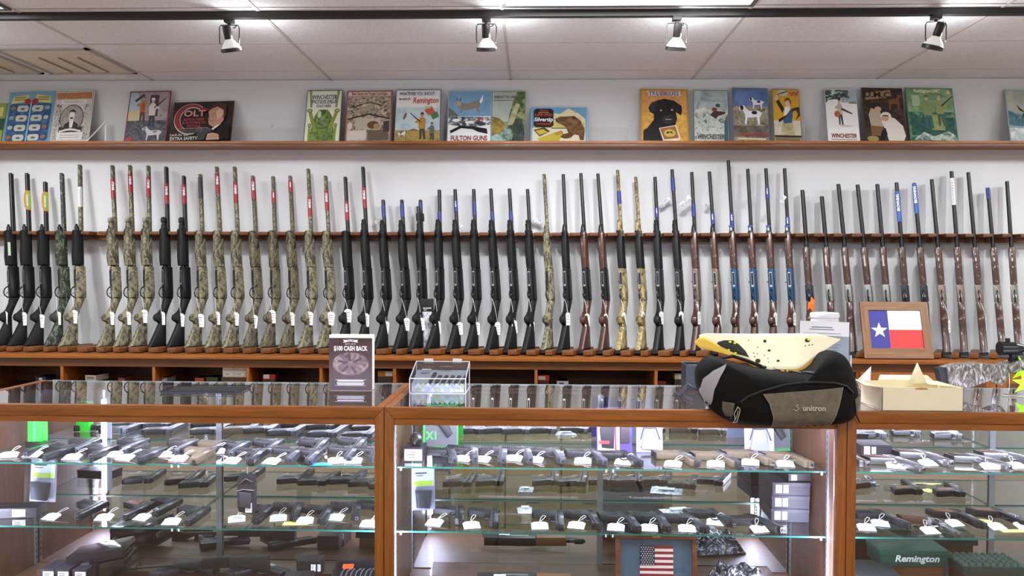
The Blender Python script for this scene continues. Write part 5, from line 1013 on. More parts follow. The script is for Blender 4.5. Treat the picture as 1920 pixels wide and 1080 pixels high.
# ================================================================== cash back sign
zT = HT + .0012
pa = at(617, 730, 2.99); pb = at(698, 730, 2.99); W = pb.x - pa.x; Ht = at(657, 628, 2.99).z - zT
t = thing('counter_sign', 'brown counter sign reading $100 cash back on the left case', 'sign', ((pa.x + pb.x) / 2, 2.99, zT))
MB().m(mat('#eceae2', .5)).bev((-W / 2, 0, 0), (W / 2, .045, Ht), .003).build('block', t)
s = MB().m(noise_mat('signbg', [(.4, '#3d2c2a'), (.6, '#4a3836')], 8, rough=.35)).bb((-W / 2 + .0005, -.0012, 0), (W / 2 - .0005, .0, Ht - .012)); 
PX = lambda c: lambda a, b: V((a, -.0016 - c * .0002, b))
s.m(mot3('#4a3a3a', '#75625e', '#94827a', 30)).poly([V((x * W, -.0015, .101 + y)) for x, y in E(0, 0, .42, .044)])
random.seed(3)
for i in range(11):
    a = i * 2 * pi / 11; s.m(mat('#4a3c42' if i % 2 else '#6b5a5c', .4)); c, sn = cos(a), sin(a); r0, r1, hwd = .012, .048, .0055
    s.poly([V((c * r - sn * w_, -.0018 - .00003 * i, .101 + (sn * r + c * w_) * .80)) for r, w_ in ((r0, -hwd), (r1, -hwd), (r1 + .004, 0), (r1, hwd), (r0, hwd))])
s.m(mat('#f0ece6', .4)).text('$100 CASH BACK', lambda a, b: V((a, -.0022, b + Ht - .052)), .025, .66)
s.m(mat('#cfc0b0', .4)).text('BUY IT. TRY IT.', lambda a, b: V((a, -.0020, b + Ht - .035)), .007, .9)
s.m(mat('#efeef0', .4)).poly([V((x, -.0018, Ht - .024 + z)) for x, z in ((-.030, -.005), (-.024, 0), (-.030, .006), (-.02, .005), (0, .007), (.02, .005), (.030, .006), (.024, 0), (.030, -.005), (.02, -.004), (0, -.001), (-.02, -.004))]).m(mat('#3d2c2a', .4)).text('WALTHER', lambda a, b: V((a, -.0022, b + Ht - .0225)), .007, .9)
s.m(mat('#c8c6d8', .4)).box((0, -.0018, .040), (.118, .0006, .0015)).box((0, -.0018, .018), (.118, .0006, .0012)).m(mat('#e8e8f4', .4)).box((0, -.0019, .036), (.10, .0006, .004)).box((0, -.0019, .029), (.106, .0006, .0024)).box((0, -.0019, .0245), (.104, .0006, .0022)).box((0, -.0019, .021), (.10, .0006, .0018))
s.build('printed_face', t, smooth='keep')
# ================================================================== acrylic counter box with pocket knives
p0 = at(768, 745, 2.93); p1 = at(873, 745, 2.93); W = p1.x - p0.x; t = thing('acrylic_case', 'clear acrylic counter box of black pocket knives', 'display box', ((p0.x + p1.x) / 2, 2.93, zT)); D = .17; hf = .055; hb = .10
g = MB().m(PLAST()); A = [V((-W / 2, 0, 0)), V((W / 2, 0, 0)), V((W / 2, 0, hf)), V((-W / 2, 0, hf)), V((-W / 2, D, 0)), V((W / 2, D, 0)), V((W / 2, D, hb)), V((-W / 2, D, hb))]
for f in ((0, 1, 2, 3), (3, 2, 6, 7), (0, 3, 7, 4), (1, 2, 6, 5), (4, 5, 6, 7)): g.poly([A[i] for i in f])
g.build('clear_shell', t, smooth='keep')
ed = M('#d6dae2', rough=.15)
for i, j in ((0, 1), (1, 2), (2, 3), (3, 0), (2, 6), (3, 7), (6, 7), (1, 5), (5, 6), (4, 7), (0, 4)): ed.tube([A[i], A[j]], .0018, 6)
ed.build('polished_edges', t)
def TY_(y): return hf * .72 + (hb - hf) * y / D * .9
tr_ = M('#9b9ea6', rough=.4).add([(-W / 2 + .006, .008, TY_(.008) - .01), (W / 2 - .006, .008, TY_(.008) - .01), (W / 2 - .006, D - .01, TY_(D) - .012), (-W / 2 + .006, D - .01, TY_(D) - .012)], [(0, 1, 2, 3)]).m(mat('#c9ccd4', .3)).bb((-W / 2 + .006, .006, .002), (W / 2 - .006, .009, .03)); tr_.build('tray', t)
for k in range(6):
    x = -W * .14 + k * W * .115; kn = M('#1d1e22', rough=.45); y0, y1 = .018, .075 + (.03 if k == 0 else 0)
    kn.rprism([(x - .007, y0), (x + .006, y0), (x + .008 + .006, y1), (x + .001, y1 + .003)], .004, .002, lambda a, b, t_: V((a, b, TY_(b) - .003 + t_))); kn.build('pocket_knife', t)
cr = MB()
for k in range(22):
    cr.m(mat(['#e8ecf2', '#d9e6a8', '#f4f6ff', '#b9d0d8'][k % 4], .15, .3)).box((-W / 2 + .014 + (k % 11) * W / 11.6, .004, .012 + (k // 11) * .018), (.012, .004, .012), Matrix.Rotation(radians(45 + k * 7), 3, 'Y'))
cr.build('facets', t)
st = MB().m(mat('#3a3c44', .4)).text('Alltrade', lambda a, b: V((a - W * .26, D * .93 + b * .8, TY_(D * .93) + .004 + b * .1)), .014, .9)
for q, c in enumerate(('#5fb52e', '#e0cf22', '#e07a2a')): st.m(mat(c, .4)).poly([V((W * .0 + q * .016 + x, D * .92 + y, TY_(D * .92) + .005)) for x, y in E(0, 0, .009, .006)])
st.m(mat('#efeee0', .5)).box((-W * .28, D * .76, TY_(D * .76) + .003), (.035, .018, .001)); st.build('header_sticker', t)
for s_ in (-1, 1): M('#e2e4d8', rough=.4).box((s_ * W * .27, D + .002, hb + .004), (W * .17, .002, .014)).build('hinge', t)
# ================================================================== black mats seen through and on the tops
def flat(px0, px1, py0, py1, label, col, h=.006, rough=.5, name='counter_tray'):
    a = onz(px0, py1, zT); b = onz(px1, py0, zT); c = ((a.x + b.x) / 2, (a.y + b.y) / 2, zT); w_, d_ = abs(b.x - a.x), abs(b.y - a.y)
    t = thing(name, label, 'tray', c); mb = M(col, rough=rough).bev((-w_ / 2, -d_ / 2, 0), (w_ / 2, d_ / 2, .002), .0006); mb.build('base', t)
    e = M(col, rough=.3)
    e.tube([(-w_ / 2, -d_ / 2, h), (w_ / 2, -d_ / 2, h), (w_ / 2, d_ / 2, h), (-w_ / 2, d_ / 2, h)], .0025, 6, True); e.build('rim', t); return t
flat(300, 470, 726, 737, 'flat black wire tray on the left display case', '#23252c')
# ================================================================== sport bag
SILP = [(1306, 700), (1312, 684), (1330, 668), (1352, 672), (1395, 684), (1440, 692), (1480, 694), (1510, 686), (1535, 662), (1562, 658), (1582, 668), (1594, 692), (1602, 722), (1605, 748), (1600, 772), (1588, 786), (1560, 793), (1500, 797), (1440, 797), (1390, 794), (1360, 786), (1335, 770), (1318, 750), (1308, 726)]
BC = (1456, 742); YC, DB = 2.64, .13
n0 = len(SILP); SIL = []
for i in range(n0):   # catmull-rom
    q0, q1, q2, q3 = [V(SILP[(i + k) % n0]) for k in (-1, 0, 1, 2)]
    for s_ in range(4):
        u = s_ / 4; SIL.append(.5 * ((2 * q1) + (q2 - q0) * u + (2 * q0 - 5 * q1 + 4 * q2 - q3) * u * u + (3 * q1 - q0 - 3 * q2 + q3) * u ** 3))
NS = len(SIL)
angs = [atan2(p[1] - BC[1], p[0] - BC[0]) for p in SIL]
def bag_norm(px, py):
    a = atan2(py - BC[1], px - BC[0]); r = sqrt((px - BC[0]) ** 2 + (py - BC[1]) ** 2)
    best = min(range(NS), key=lambda i: abs((angs[i] - a + pi) % (2 * pi) - pi)); R0 = sqrt((SIL[best][0] - BC[0]) ** 2 + (SIL[best][1] - BC[1]) ** 2); return r / R0
def bag_pt(px, py, off=0.0, side=-1):
    s_ = min(.999, bag_norm(px, py)); y = YC + side * DB * (1 - s_ ** 3.2) ** (1 / 2.6) + off * side * (1)
    yr = YC - .01; p = at(px, py, yr); return V((p.x, y, p.z))
bag = thing('sport_bag', 'black sport bag with grey front panel on the middle display case', 'bag', (0, 0, 0))
mb = MB().m(noise_mat('bagcloth', [(.4, '#060606'), (.6, '#0d0d0c')], 30, rough=.8, bump=.3, spec=.2)); vs = []; K = 13
rings = []
for side in (-1, 1):
    for j in range(K):
        s_ = sin(pi / 2 * (j + 1) / K) if side == -1 else sin(pi / 2 * (K - j - 1) / K)
        if side == 1 and j == K - 1: continue
        rings.append((side, s_))
for side, s_ in rings:
    for p in SIL:
        q = V(BC) + (p - V(BC)) * s_; ss = min(.9995, s_); y = YC + side * DB * (1 - ss ** 3.2) ** (1 / 2.6)
        P = at(q[0], q[1], YC - .01); z = P.z; wr = .003 * sin(q[0] * .09 + q[1] * .05) * (1 - ss)
        if y > YF0 - .004: z = max(z, zT + .0005)
        vs.append(V((P.x, y + wr, z)))
fs = []
R_n = len(rings)
for k in range(R_n - 1):
    for i in range(NS): j = (i + 1) % NS; fs.append((k * NS + i, k * NS + j, (k + 1) * NS + j, (k + 1) * NS + i))
vs.append(bag_pt(*BC)); vs.append(bag_pt(*BC, side=1)); c0, c1 = len(vs) - 2, len(vs) - 1; vs[c1].z = max(vs[c1].z, zT + .001)
for i in range(NS): j = (i + 1) % NS; fs.append((c0, j, i)); fs.append((c1, (R_n - 1) * NS + i, (R_n - 1) * NS + j))
mb.add(vs, fs); mb.build('body', bag, ang=60)
def patch(poly, off, mt, name, n=14):
    """poly: left edge list and right edge list top to bottom"""
    L, Rr = poly; vs = []; m_ = MB().m(mt)
    def smp(E_, u):
        x = u * (len(E_) - 1); i = min(int(x), len(E_) - 2); f = x - i; return V(E_[i]) * (1 - f) + V(E_[i + 1]) * f
    for j in range(n + 1):
        a, b = smp(L, j / n), smp(Rr, j / n)
        for i in range(n + 1): q = a + (b - a) * (i / n); vs.append(bag_pt(q[0], q[1], off))
    for j in range(n):
        for i in range(n): k_ = j * (n + 1) + i; m_.f.append([k_, k_ + 1, k_ + n + 2, k_ + n + 1]); m_.fm.append(0)
    m_.v = vs; return m_.build(name, bag, ang=60)
def line(pts, r, col, name, off=.003, sub=8):
    P = []
    for i in range(len(pts) - 1):
        for s_ in range(sub): u = s_ / sub; P.append(V(pts[i]) * (1 - u) + V(pts[i + 1]) * u)
    P.append(V(pts[-1])); return M(col, rough=.6).tube([bag_pt(q[0], q[1], off) for q in P], r, 6).build(name, bag)
gp = noise_mat('bagpanel', [(.4, '#5d564a'), (.6, '#6b6356')], 40, rough=.75, bump=.2)
patch(([(1411, 728), (1422, 745), (1430, 770), (1434, 792)], [(1557, 717), (1550, 745), (1542, 770), (1536, 790)]), .006, gp, 'front_panel')
top_arc = [(1411, 728), (1440, 722), (1480, 716), (1520, 713), (1540, 713), (1557, 717)]
patch(([(1411, 729), (1440, 728)], [(1557, 718), (1530, 726)]), .0033, gp, 'front_panel_top', 6)
line([(1411, 728), (1422, 745), (1430, 770), (1434, 796)], .0013, '#8d8778', 'left_piping', .005); line([(1557, 717), (1550, 745), (1542, 770), (1535, 794)], .0013, '#8d8778', 'right_piping', .005)
line([(1372, 744), (1385, 733), (1411, 722), (1450, 713), (1500, 707), (1540, 709), (1565, 716), (1580, 730)], .004, '#0b0b0b', 'pocket_zipper', .003)
patch(([(1327, 690), (1312, 705), (1308, 730), (1322, 760)], [(1352, 676), (1338, 700), (1328, 725), (1326, 762)]), .003, mat('#9c9aa0', .6), 'grey_side_panel')
patch(([(1342, 744), (1343, 760), (1352, 775), (1362, 783)], [(1362, 746), (1361, 760), (1361, 772), (1363, 784)]), .003, gp, 'small_left_patch', 6)
patch(([(1584, 741), (1588, 760), (1593, 772)], [(1599, 736), (1602, 755), (1599, 768)]), .003, gp, 'small_right_patch', 6)
line([(1366, 778), (1362, 765), (1367, 752), (1371, 757), (1370, 783), (1366, 786), (1368, 760)], .0014, '#b8b4a8', 'zip_pull', .008, 3)
mb = MB().m(mat('#b3ab9a', .6))
cb = bag_pt(1499, 753, .014)
mb.text('unitron', lambda a, b: V((cb.x + a + .002, cb.y - abs(a) * .0, cb.z + b)), .024, 1.0)
mb.tube([cb + V((-.062, 0, -.004)), cb + V((-.052, 0, -.008)), cb + V((-.046, 0, 0)), cb + V((-.054, 0, .006)), cb + V((-.048, 0, .012))], .0012, 5); mb.build('embroidery', bag)
line([(1352, 672), (1375, 668), (1400, 676), (1430, 688), (1455, 694), (1490, 696), (1520, 690), (1545, 676)], .006, '#101110', 'handle', -.01)
s = M('#2d2f3a', rough=.7); sp = [at(1308, 735, 2.72), at(1290, 722, 2.78), onz(1275, 742, zT + .004), onz(1262, 738, zT + .002), onz(1300, 752, zT + .003)]
for i in range(len(sp) - 1):
    a, b = sp[i], sp[i + 1]; s.add([a + V((0, 0, 0)), b, b + V((.004, .036, .004)), a + V((.004, .036, .004))], [(0, 1, 2, 3)])
so = s.build('shoulder_strap', bag); md = so.modifiers.new('s', 'SOLIDIFY'); md.thickness = .003
M('#0e0e0e', rough=.6).tube([bag_pt(1598, 770, .002), at(1606, 780, 2.60), at(1612, 792, 2.60)], .0022, 6).build('cord', bag)
# ------------------------------------------------------------------ paper targets
def sheet(name, label, pts, Yf, col, th=.0012, grp=None):
    n = len(pts); P = [at(x, y, Yf(x, y)) for x, y in pts]; c = sum(P, V()) / n
    mb = MB().m(mat(col, .75)); mb.add(P + [c], [(i, (i + 1) % n, n) for i in range(n)]); o = mb.build(name, smooth='keep'); m_ = o.modifiers.new('s', 'SOLIDIFY'); m_.thickness = th; m_.offset = 0; return o
YT = lambda x, y: 2.70 - (y - 625) * .0011 + .03 * sin((x - 1300) / 280 * 6.28)
root = thing('paper_target', 'cream paper shooting targets folded over the top of the bag', 'paper target', (0, 0, 0))
def gridsheet(name, xl, top, bot, Yf, col, n=26, m=10):
    vs = []; mb = MB().m(mat(col, .8))
    def ip(L, x):
        for (x0, y0), (x1, y1) in zip(L[:-1], L[1:]):
            if x0 <= x <= x1: return y0 + (y1 - y0) * (x - x0) / (x1 - x0)
        return L[-1][1]
    for i in range(n + 1):
        x = xl[0] + (xl[1] - xl[0]) * i / n; a, b = ip(top, x), ip(bot, x)
        for j in range(m + 1): y = a + (b - a) * j / m; vs.append(at(x, y, Yf(x, y)))
    mb.add(vs, [(i * (m + 1) + j, (i + 1) * (m + 1) + j, (i + 1) * (m + 1) + j + 1, i * (m + 1) + j + 1) for i in range(n) for j in range(m)])
    o = mb.build(name, root, ang=60); s_ = o.modifiers.new('s', 'SOLIDIFY'); s_.thickness = .0012; s_.offset = 0; return o
top = [(1311, 628), (1322, 625), (1400, 626), (1530, 625), (1555, 632), (1577, 636)]
bot = [(1311, 640), (1345, 655), (1385, 668), (1408, 676), (1428, 693), (1462, 693), (1500, 692), (1530, 668), (1577, 636.5)]
gridsheet('front_sheet', (1311, 1577), top, bot, YT, '#fbf4d2')
YU = lambda x, y: YT(x, y) + .006
gridsheet('under_fold_left', (1303, 1426), [(1303, 640), (1309, 632), (1320, 632), (1426, 690)], [(1303, 643), (1312, 652), (1360, 664), (1400, 680), (1426, 695)], lambda x, y: YT(x, y) - .004, '#e0b848', 14, 4)
gridsheet('under_fold_right', (1455, 1552), [(1455, 690), (1500, 672), (1552, 637)], [(1455, 697), (1490, 699), (1512, 690), (1540, 662), (1552, 641)], lambda x, y: YT(x, y) + .003, '#dfb23e', 14, 4)
def spot(pts, col, off, name): 
    mb_ = MB().m(mat(col, .8)); P = [at(x, y, YT(x, y) - off) for x, y in pts]; c = sum(P, V()) / len(P); mb_.add(P + [c], [(i, (i + 1) % len(P), len(P)) for i in range(len(P))]); return mb_
bl_ = [(1343, 648), (1346, 641), (1358, 638), (1374, 638), (1386, 646), (1398, 658), (1405, 670), (1396, 667), (1382, 664), (1364, 656)]
mk = MB().m(mat('#26261c', .8))
def addp(pts, off):
    P = [at(x, y, YT(x, y) - off) for x, y in pts]; c = sum(P, V()) / len(P); mk.add(P + [c], [(i, (i + 1) % len(P), len(P)) for i in range(len(P))])
addp(bl_, .003)
for x, y, rx, ry in ((1434, 639.5, 3, 3), (1442, 657, 3, 2), (1421, 676.5, 5, 4), (1459, 676.5, 3.2, 2), (1514, 638, 5, 3.6)): addp(E(x, y, rx, ry, 12), .003)
for x, y in ((1404, 638), (1421, 651), (1413, 662), (1420, 663), (1433, 666), (1440, 672), (1441, 679), (1510, 648), (1517, 647), (1523, 646), (1415, 669), (1452, 690)): addp(E(x, y, 1.3, .9, 8), .003)
mk.m(mat('#dfe81e', .7))
for x, y, r in ((1364, 645, 3), (1369, 641, 3), (1378, 643, 3), (1361, 651, 3.4), (1370, 652, 3.6), (1375, 650, 2.6), (1366, 656, 3), (1379, 662, 2.6), (1354, 652, 2), (1516, 636.5, 3)): addp(E(x, y, r, r * .75, 7), .0045)
mk.build('target_print', root, smooth='keep')
# ------------------------------------------------------------------ paper sheet in a clear holder behind the bag
p0 = at(1499, 700, 2.98); p1 = at(1590, 700, 2.98); W = p1.x - p0.x; ztop = at(1540, 603, 2.98).z; t = thing('paper_stand', 'clear upright holder with a printed white page behind the bag', 'paper holder', ((p0.x + p1.x) / 2, 2.98, zT), radians(-3)); t.rotation_euler = (radians(-4), radians(1.5), radians(-3))
Hh = ztop - zT; M('#eef0f6', rough=.7).bb((-W / 2, 0, .002), (W / 2, .001, Hh)).build('page', t)
ln = M('#5c5e68', rough=.8); random.seed(5); ln.box((-.01, -.0006, Hh - .022), (W * .42, .0004, .0028)).box((-.01, -.0006, Hh - .030), (W * .5, .0004, .0024))
for k in range(18): ln.box((-.01 + random.uniform(-.005, .005), -.0006, Hh - .045 - k * .0105), (W * random.uniform(.6, .8), .0004, .0014))
ln.build('print', t); MB().m(PLAST()).bb((-W / 2 - .005, -.003, 0), (W / 2 + .005, -.0025, Hh * .8)).bb((-W / 2 - .005, .004, 0), (W / 2 + .005, .0045, Hh * 1.0)).build('clear_panes', t, smooth='keep'); M('#c9cfd8', rough=.15).bb((W / 2 + .002, -.003, 0), (W / 2 + .010, .03, Hh * .55)).bb((-W / 2, .0, 0), (W / 2, .06, .003)).build('clear_foot', t)
# ------------------------------------------------------------------ white decorated jar behind
p = at(1546, 600, 3.12); t = thing('ceramic_jar', 'white jar with a yellow starburst behind the printed page', 'jar', (p.x, 3.12, zT)); hj = at(1546, 585, 3.10).z - zT
M('#e9e8ea', rough=.3).lathe([(0, 0), (.045, .0), (.051, .02), (.053, hj * .5), (.052, hj - .03), (.049, hj - .022)], (0, 0, 0), 28).build('body', t); M('#f1f0f2', rough=.3).lathe([(.049, hj - .024), (.054, hj - .022), (.055, hj - .010), (.051, hj - .003), (.0, hj)], (0, 0, 0), 28).build('lid', t)
st = MB().m(mat('#3a3058', .5)); pts = []
for i in range(17):
    a = pi * i / 16; r = (.032 if i % 2 else .020); pts.append((cos(a) * r, sin(a) * r * .9))
def wrapj(x, z, r): an = x / r; return V((sin(an) * r, -cos(an) * r, z))
zc = hj - .062
for sc, c, rr in ((1.0, '#3a3058', .0534), (.82, '#e0a832', .0538)):
    P = [wrapj(x * sc, zc + z * sc, rr) for x, z in pts]; st.m(mat(c, .5)).add(P + [wrapj(0, zc, rr)], [(i, i + 1, len(P)) for i in range(len(P) - 1)])
st.build('starburst', t, smooth='keep')
# ------------------------------------------------------------------ Texas flag picture
fz = .906; a = at(1620, 671, 4.93); b = at(1749, 671, 4.93); tl = at(1608, 566, 5.06); trr = at(1738, 569, 5.06)
O = (a + b) / 2; O.z = fz; ux = (b - a); ux.z = 0; W = ux.length; ux.normalize(); Tm = (tl + trr) / 2; uy = Tm - O; Hh = uy.length; uy.normalize(); nn = ux.cross(uy).normalized(); uyo = nn.cross(ux).normalized()
t = thing('framed_flag', 'wood-framed lone star flag leaning against the guns', 'picture'); t.matrix_world = Matrix(((ux.x, uyo.x, nn.x, O.x), (ux.y, uyo.y, nn.y, O.y), (ux.z, uyo.z, nn.z, O.z), (0, 0, 0, 1)))
sk = uy.dot(ux) / uy.dot(uyo)
def FT(x, y, z): return V(((x - .5) * W + sk * y * Hh, y * Hh, z))
fwd = .024 / W; fhd = .024 / Hh; fm = MB().m(wood('pine', '#5e3f22', '#7a5430', '#93683e', 'X', .5))
def bar(q):  # q: four (x,y), extruded
    fm.add([FT(x, y, 0) for x, y in q] + [FT(x, y, .016) for x, y in q], [(3, 2, 1, 0), (4, 5, 6, 7), (0, 1, 5, 4), (1, 2, 6, 5), (2, 3, 7, 6), (3, 0, 4, 7)])
x0, x1, y0, y1 = .115, .885, .175, .85
bar([(0, 0), (1, 0), (x1, y0), (x0, y0)]); bar([(0, 1), (x0, y1), (x1, y1), (1, 1)]); fm.m(wood('pine', '#5e3f22', '#7a5430', '#93683e', 'Y', .5)); bar([(0, 0), (x0, y0), (x0, y1), (0, 1)]); bar([(1, 0), (1, 1), (x1, y1), (x1, y0)])
fm.build('frame', t); xs_ = x0 + (x1 - x0) * .37; ym = y0 + (y1 - y0) * .49
fl = MB().m(mat('#2e2f86', .6)).poly([FT(x0, y0, .009), FT(xs_, y0, .009), FT(xs_, y1, .009), FT(x0, y1, .009)]).m(mat('#e6e8ee', .6)).poly([FT(xs_, ym, .009), FT(x1, ym, .009), FT(x1, y1, .009), FT(xs_, y1, .009)]).m(mat('#cf3030', .6)).poly([FT(xs_, y0, .009), FT(x1, y0, .009), FT(x1, ym, .009), FT(xs_, ym, .009)])
sx, sy = (x0 + xs_) / 2, (y0 + y1) / 2 - .02; R1 = .125; st = [FT(sx + sin(i * pi / 5) * (R1 if i % 2 == 0 else R1 * .4), sy + cos(i * pi / 5) * (R1 if i % 2 == 0 else R1 * .4) * W / Hh, .0095) for i in range(10)]
fl.m(mat('#eceef2', .6)).add(st + [FT(sx, sy, .0095)], [(i, (i + 1) % 10, 10) for i in range(10)]); fl.build('flag', t, smooth='keep')
# ------------------------------------------------------------------ white open box on the right case
q0 = onz(1654, 770, zT); W = at(1806, 772, q0.y).x - q0.x; t = thing('open_carton', 'cream white open cardboard box with raised flap on the right case', 'box', (q0.x + W / 2, q0.y, zT)); hB = at(1730, 727, q0.y).z - zT; D = .17; cm = mat('#ece3c4', .7)
bx = MB().m(cm).bb((-W / 2, 0, 0), (W / 2, .0015, hB)).bb((-W / 2, D, 0), (W / 2, D + .0015, hB)).bb((-W / 2, 0, 0), (-W / 2 + .0015, D, hB)).bb((W / 2 - .0015, 0, 0), (W / 2, D, hB)).bb((-W / 2, 0, 0), (W / 2, D, .0015)); bx.build('body', t)
MB().m(mat('#b9884a', .7)).rprism([(cos(a_) * .022, sin(a_) * .006) for a_ in [pi * i / 10 for i in range(11)]], .0004, 0, lambda a_, b_, t_: V((a_ - .005, -.0006 + t_, b_ + hB - .006))).build('thumb_notch', t)
def flap(P, nm): o = MB().m(cm).poly(P).build(nm, t, smooth='keep'); s_ = o.modifiers.new('s', 'SOLIDIFY'); s_.thickness = .0015
flap([(-W / 2, D * .05, hB), (-W / 2, D, hB), (-W / 2 - .055, D * .9, hB + .006), (-W / 2 - .075, D * .3, hB + .022), (-W / 2 - .05, .02, hB + .004)], 'left_flap')
flap([(-W * .28, D, hB), (W * .46, D, hB), (W * .40, D + .02, hB + .018), (-W * .22, D + .02, hB + .018)], 'back_flap')
flap([(0, D * .6, hB), (W * .24, D * .6, hB), (W * .13, D * .66, hB + .072)], 'raised_flap')
flap([(W * .25, D * .55, hB), (W / 2, D * .2, hB - .002), (W / 2, D * .9, hB), (W * .2, D * .95, hB + .012)], 'right_flap')
# folded card with red rays
q0 = onz(1622, 748, zT); t = thing('folded_card', 'white folded card with red rays left of the open box', 'card', (q0.x, q0.y, zT)); q = at(1650, 686, q0.y + .07) - V(t.location); ql = at(1615, 711, q0.y + .05) - V(t.location)
c3 = V((.055, .085, .0)) + V((0, 0, .03)); face = [V((0, 0, .001)), c3, V((.058, .09, .108)), V((-.018, .03, .062))]
o = MB().m(mat('#efeaf0', .6)).poly(face).build('upright_leaf', t, smooth='keep'); s_ = o.modifiers.new('s', 'SOLIDIFY'); s_.thickness = .0012
lf = [V((0, 0, .001)), V((.085, -.012, .001)), V((.12, .07, .001)), V((.055, .085, .02))]; o = MB().m(mat('#efeaf0', .6)).poly(lf).build('lying_leaf', t, smooth='keep'); s_ = o.modifiers.new('s', 'SOLIDIFY'); s_.thickness = .0012
rm = MB().m(mat('#a8525c', .6)); nf = (face[1] - face[0]).cross(face[3] - face[0]).normalized(); nf = nf if nf.y < 0 else -nf
def fp(u, v): return (face[0] * (1 - u) + face[1] * u) * (1 - v) + (face[3] * (1 - u) + face[2] * u) * v + nf * .0012
for i in range(7): a_ = .12 + i * .12; rm.poly([fp(.5, .05), fp(a_ + .0, .95), fp(a_ + .045, .95)])
for (u0, v0, u1, v1) in ((0, 0, 1, .05), (0, 0, .05, 1)): rm.poly([fp(u0, v0), fp(u1, v0), fp(u1, v1), fp(u0, v1)])
rm.m(mat('#c03a5a', .6)).poly([V((.05, .02, .003)), V((.085, .02, .003)), V((.095, .05, .003)), V((.055, .045, .006))]); rm.build('printed_rays', t, smooth='keep')
M('#b9bcc4', rough=.2, metal=1).lathe([(0, 0), (.006, .0), (.004, .008), (.009, .016), (.009, .022), (0, .027)], (0, 0, 0), 14).build('x_tmp').hide_render = False
o = bpy.data.objects['x_tmp']; o.name = 'key_knob'; pk = onz(1616, 731, zT); o.location = (pk.x, pk.y, zT); tag(o, 'small metal knob standing behind the folded card', 'knob')
# ------------------------------------------------------------------ shrink-wrapped stock rifle with scope at the right edge
YR = 3.02
t = thing('scoped_rifle', 'scoped rifle with plastic-wrapped stock lying on the right case', 'gun', (0, 0, 0))
OUT = [(1768, 688), (1790, 682), (1830, 680), (1870, 684), (1912, 672), (1912, 692), (1885, 700), (1878, 712), (1871, 721), (1848, 712), (1820, 722), (1792, 731), (1774, 727)]
def WT(a_, b_, t_): p_ = at(a_, b_, YR); return V((p_.x, YR + t_, p_.z))
MC['wrap_clear'] = noise_mat('wrap_clear', [(.35, '#4c473e'), (.5, '#7a756c'), (.62, '#b5b3b0')], 34, (1, 1, .5), rough=.16, detail=3, dist=2.5, bump=.8)
MB().m(MC['wrap_clear']).rprism(OUT, .028, .0, WT).build('wrapped_stock', t)
M('#2b2c30', rough=.6).rprism([(1754, 690), (1769, 688), (1775, 728), (1768, 732), (1760, 712)], .02, 0, WT).build('butt_pad', t)
p0, p1 = at(1874, 653, YR), at(1960, 652, YR); c0 = at(1925, 652, YR)
M('#15171c', rough=.3).cyl(p0, p0 + V((.055, 0, 0)), .026, .024, 20).cyl(p0 + V((.055, 0, 0)), p0 + V((.085, 0, 0)), .024, .015, 20).cyl(p0 + V((.085, 0, 0)), p1, .015, .015, 16).cyl(p0 + V((.03, 0, .02)), p0 + V((.03, 0, .038)), .009, .008, 12).build('scope', t)
M('#17181c', rough=.4).bb(at(1893, 682, YR) - V((0, .012, 0)), at(1975, 672, YR) + V((0, .012, 0))).bb(at(1897, 700, YR) - V((0, .015, 0)), at(1975, 676, YR) + V((0, .015, 0))).box(at(1900, 668, YR), (.02, .02, .03)).box(at(1935, 668, YR), (.02, .02, .03)).build('receiver', t)
M('#dfe0dc', rough=.7).tube([at(1892, 700, YR - .03), at(1893, 715, YR - .03), at(1892, 733, YR - .03)], .0011, 5).build('tag_string', t)
o = M('#eceada', rough=.6).box((0, 0, .003), (.07, .045, .001)).m(mat('#6a6a60', .7)).box((-.005, .008, .004), (.04, .003, .0005)).box((0, -.006, .004), (.05, .002, .0005)).build('price_tag'); p_ = onz(1897, 742, zT); o.location = (p_.x, p_.y, zT); o.rotation_euler = (0, 0, -.2); tag(o, 'cream price tag lying on the right case below the scoped rifle', 'price tag')
# neon stars
for k, (px, py, Y, lb) in enumerate(((1921, 693, 3.0, 'upper'), (1925, 719, 2.96, 'lower'))):
    p_ = at(px, py, Y); s_ = MB().m(mat('#a8f01a', .5, 0, .25)).rprism([(cos(a_) * (.055 if i % 2 == 0 else .024), sin(a_) * (.055 if i % 2 == 0 else .024)) for i, a_ in [(i, 2.9 + i * pi / 7) for i in range(14)]], .0006, 0, lambda a_, b_, t_: V((a_, t_, b_)))
    o = s_.build('price_star'); o.location = p_; tag(o, 'neon green starburst price card at the right edge, %s of two' % lb, 'price card', 'neon starburst cards')
# black picture frame / tray left of the bag
p_ = onz(1303, 733, zT); t = thing('grey_bin', 'small dark grey plastic bin left of the bag', 'bin', (at(1300, 700, 3.1).x, 3.1, zT)); hb_ = at(1300, 682, 3.1).z - zT
bn = M('#30363b', rough=.5)
for a_, b_ in (((-.038, -.05), (.038, -.045)), ((-.038, .045), (.038, .05)), ((-.038, -.045), (-.033, .045)), ((.033, -.045), (.038, .045))): bn.bev((a_[0], a_[1], 0), (b_[0], b_[1], hb_), .001)
bn.bb((-.034, -.046, 0), (.034, .046, .004)); bn.build('bin', t); M('#454c52', rough=.4).tube([(-.038, -.05, hb_), (.038, -.05, hb_), (.038, .05, hb_), (-.038, .05, hb_)], .003, 6, True).build('rim', t)
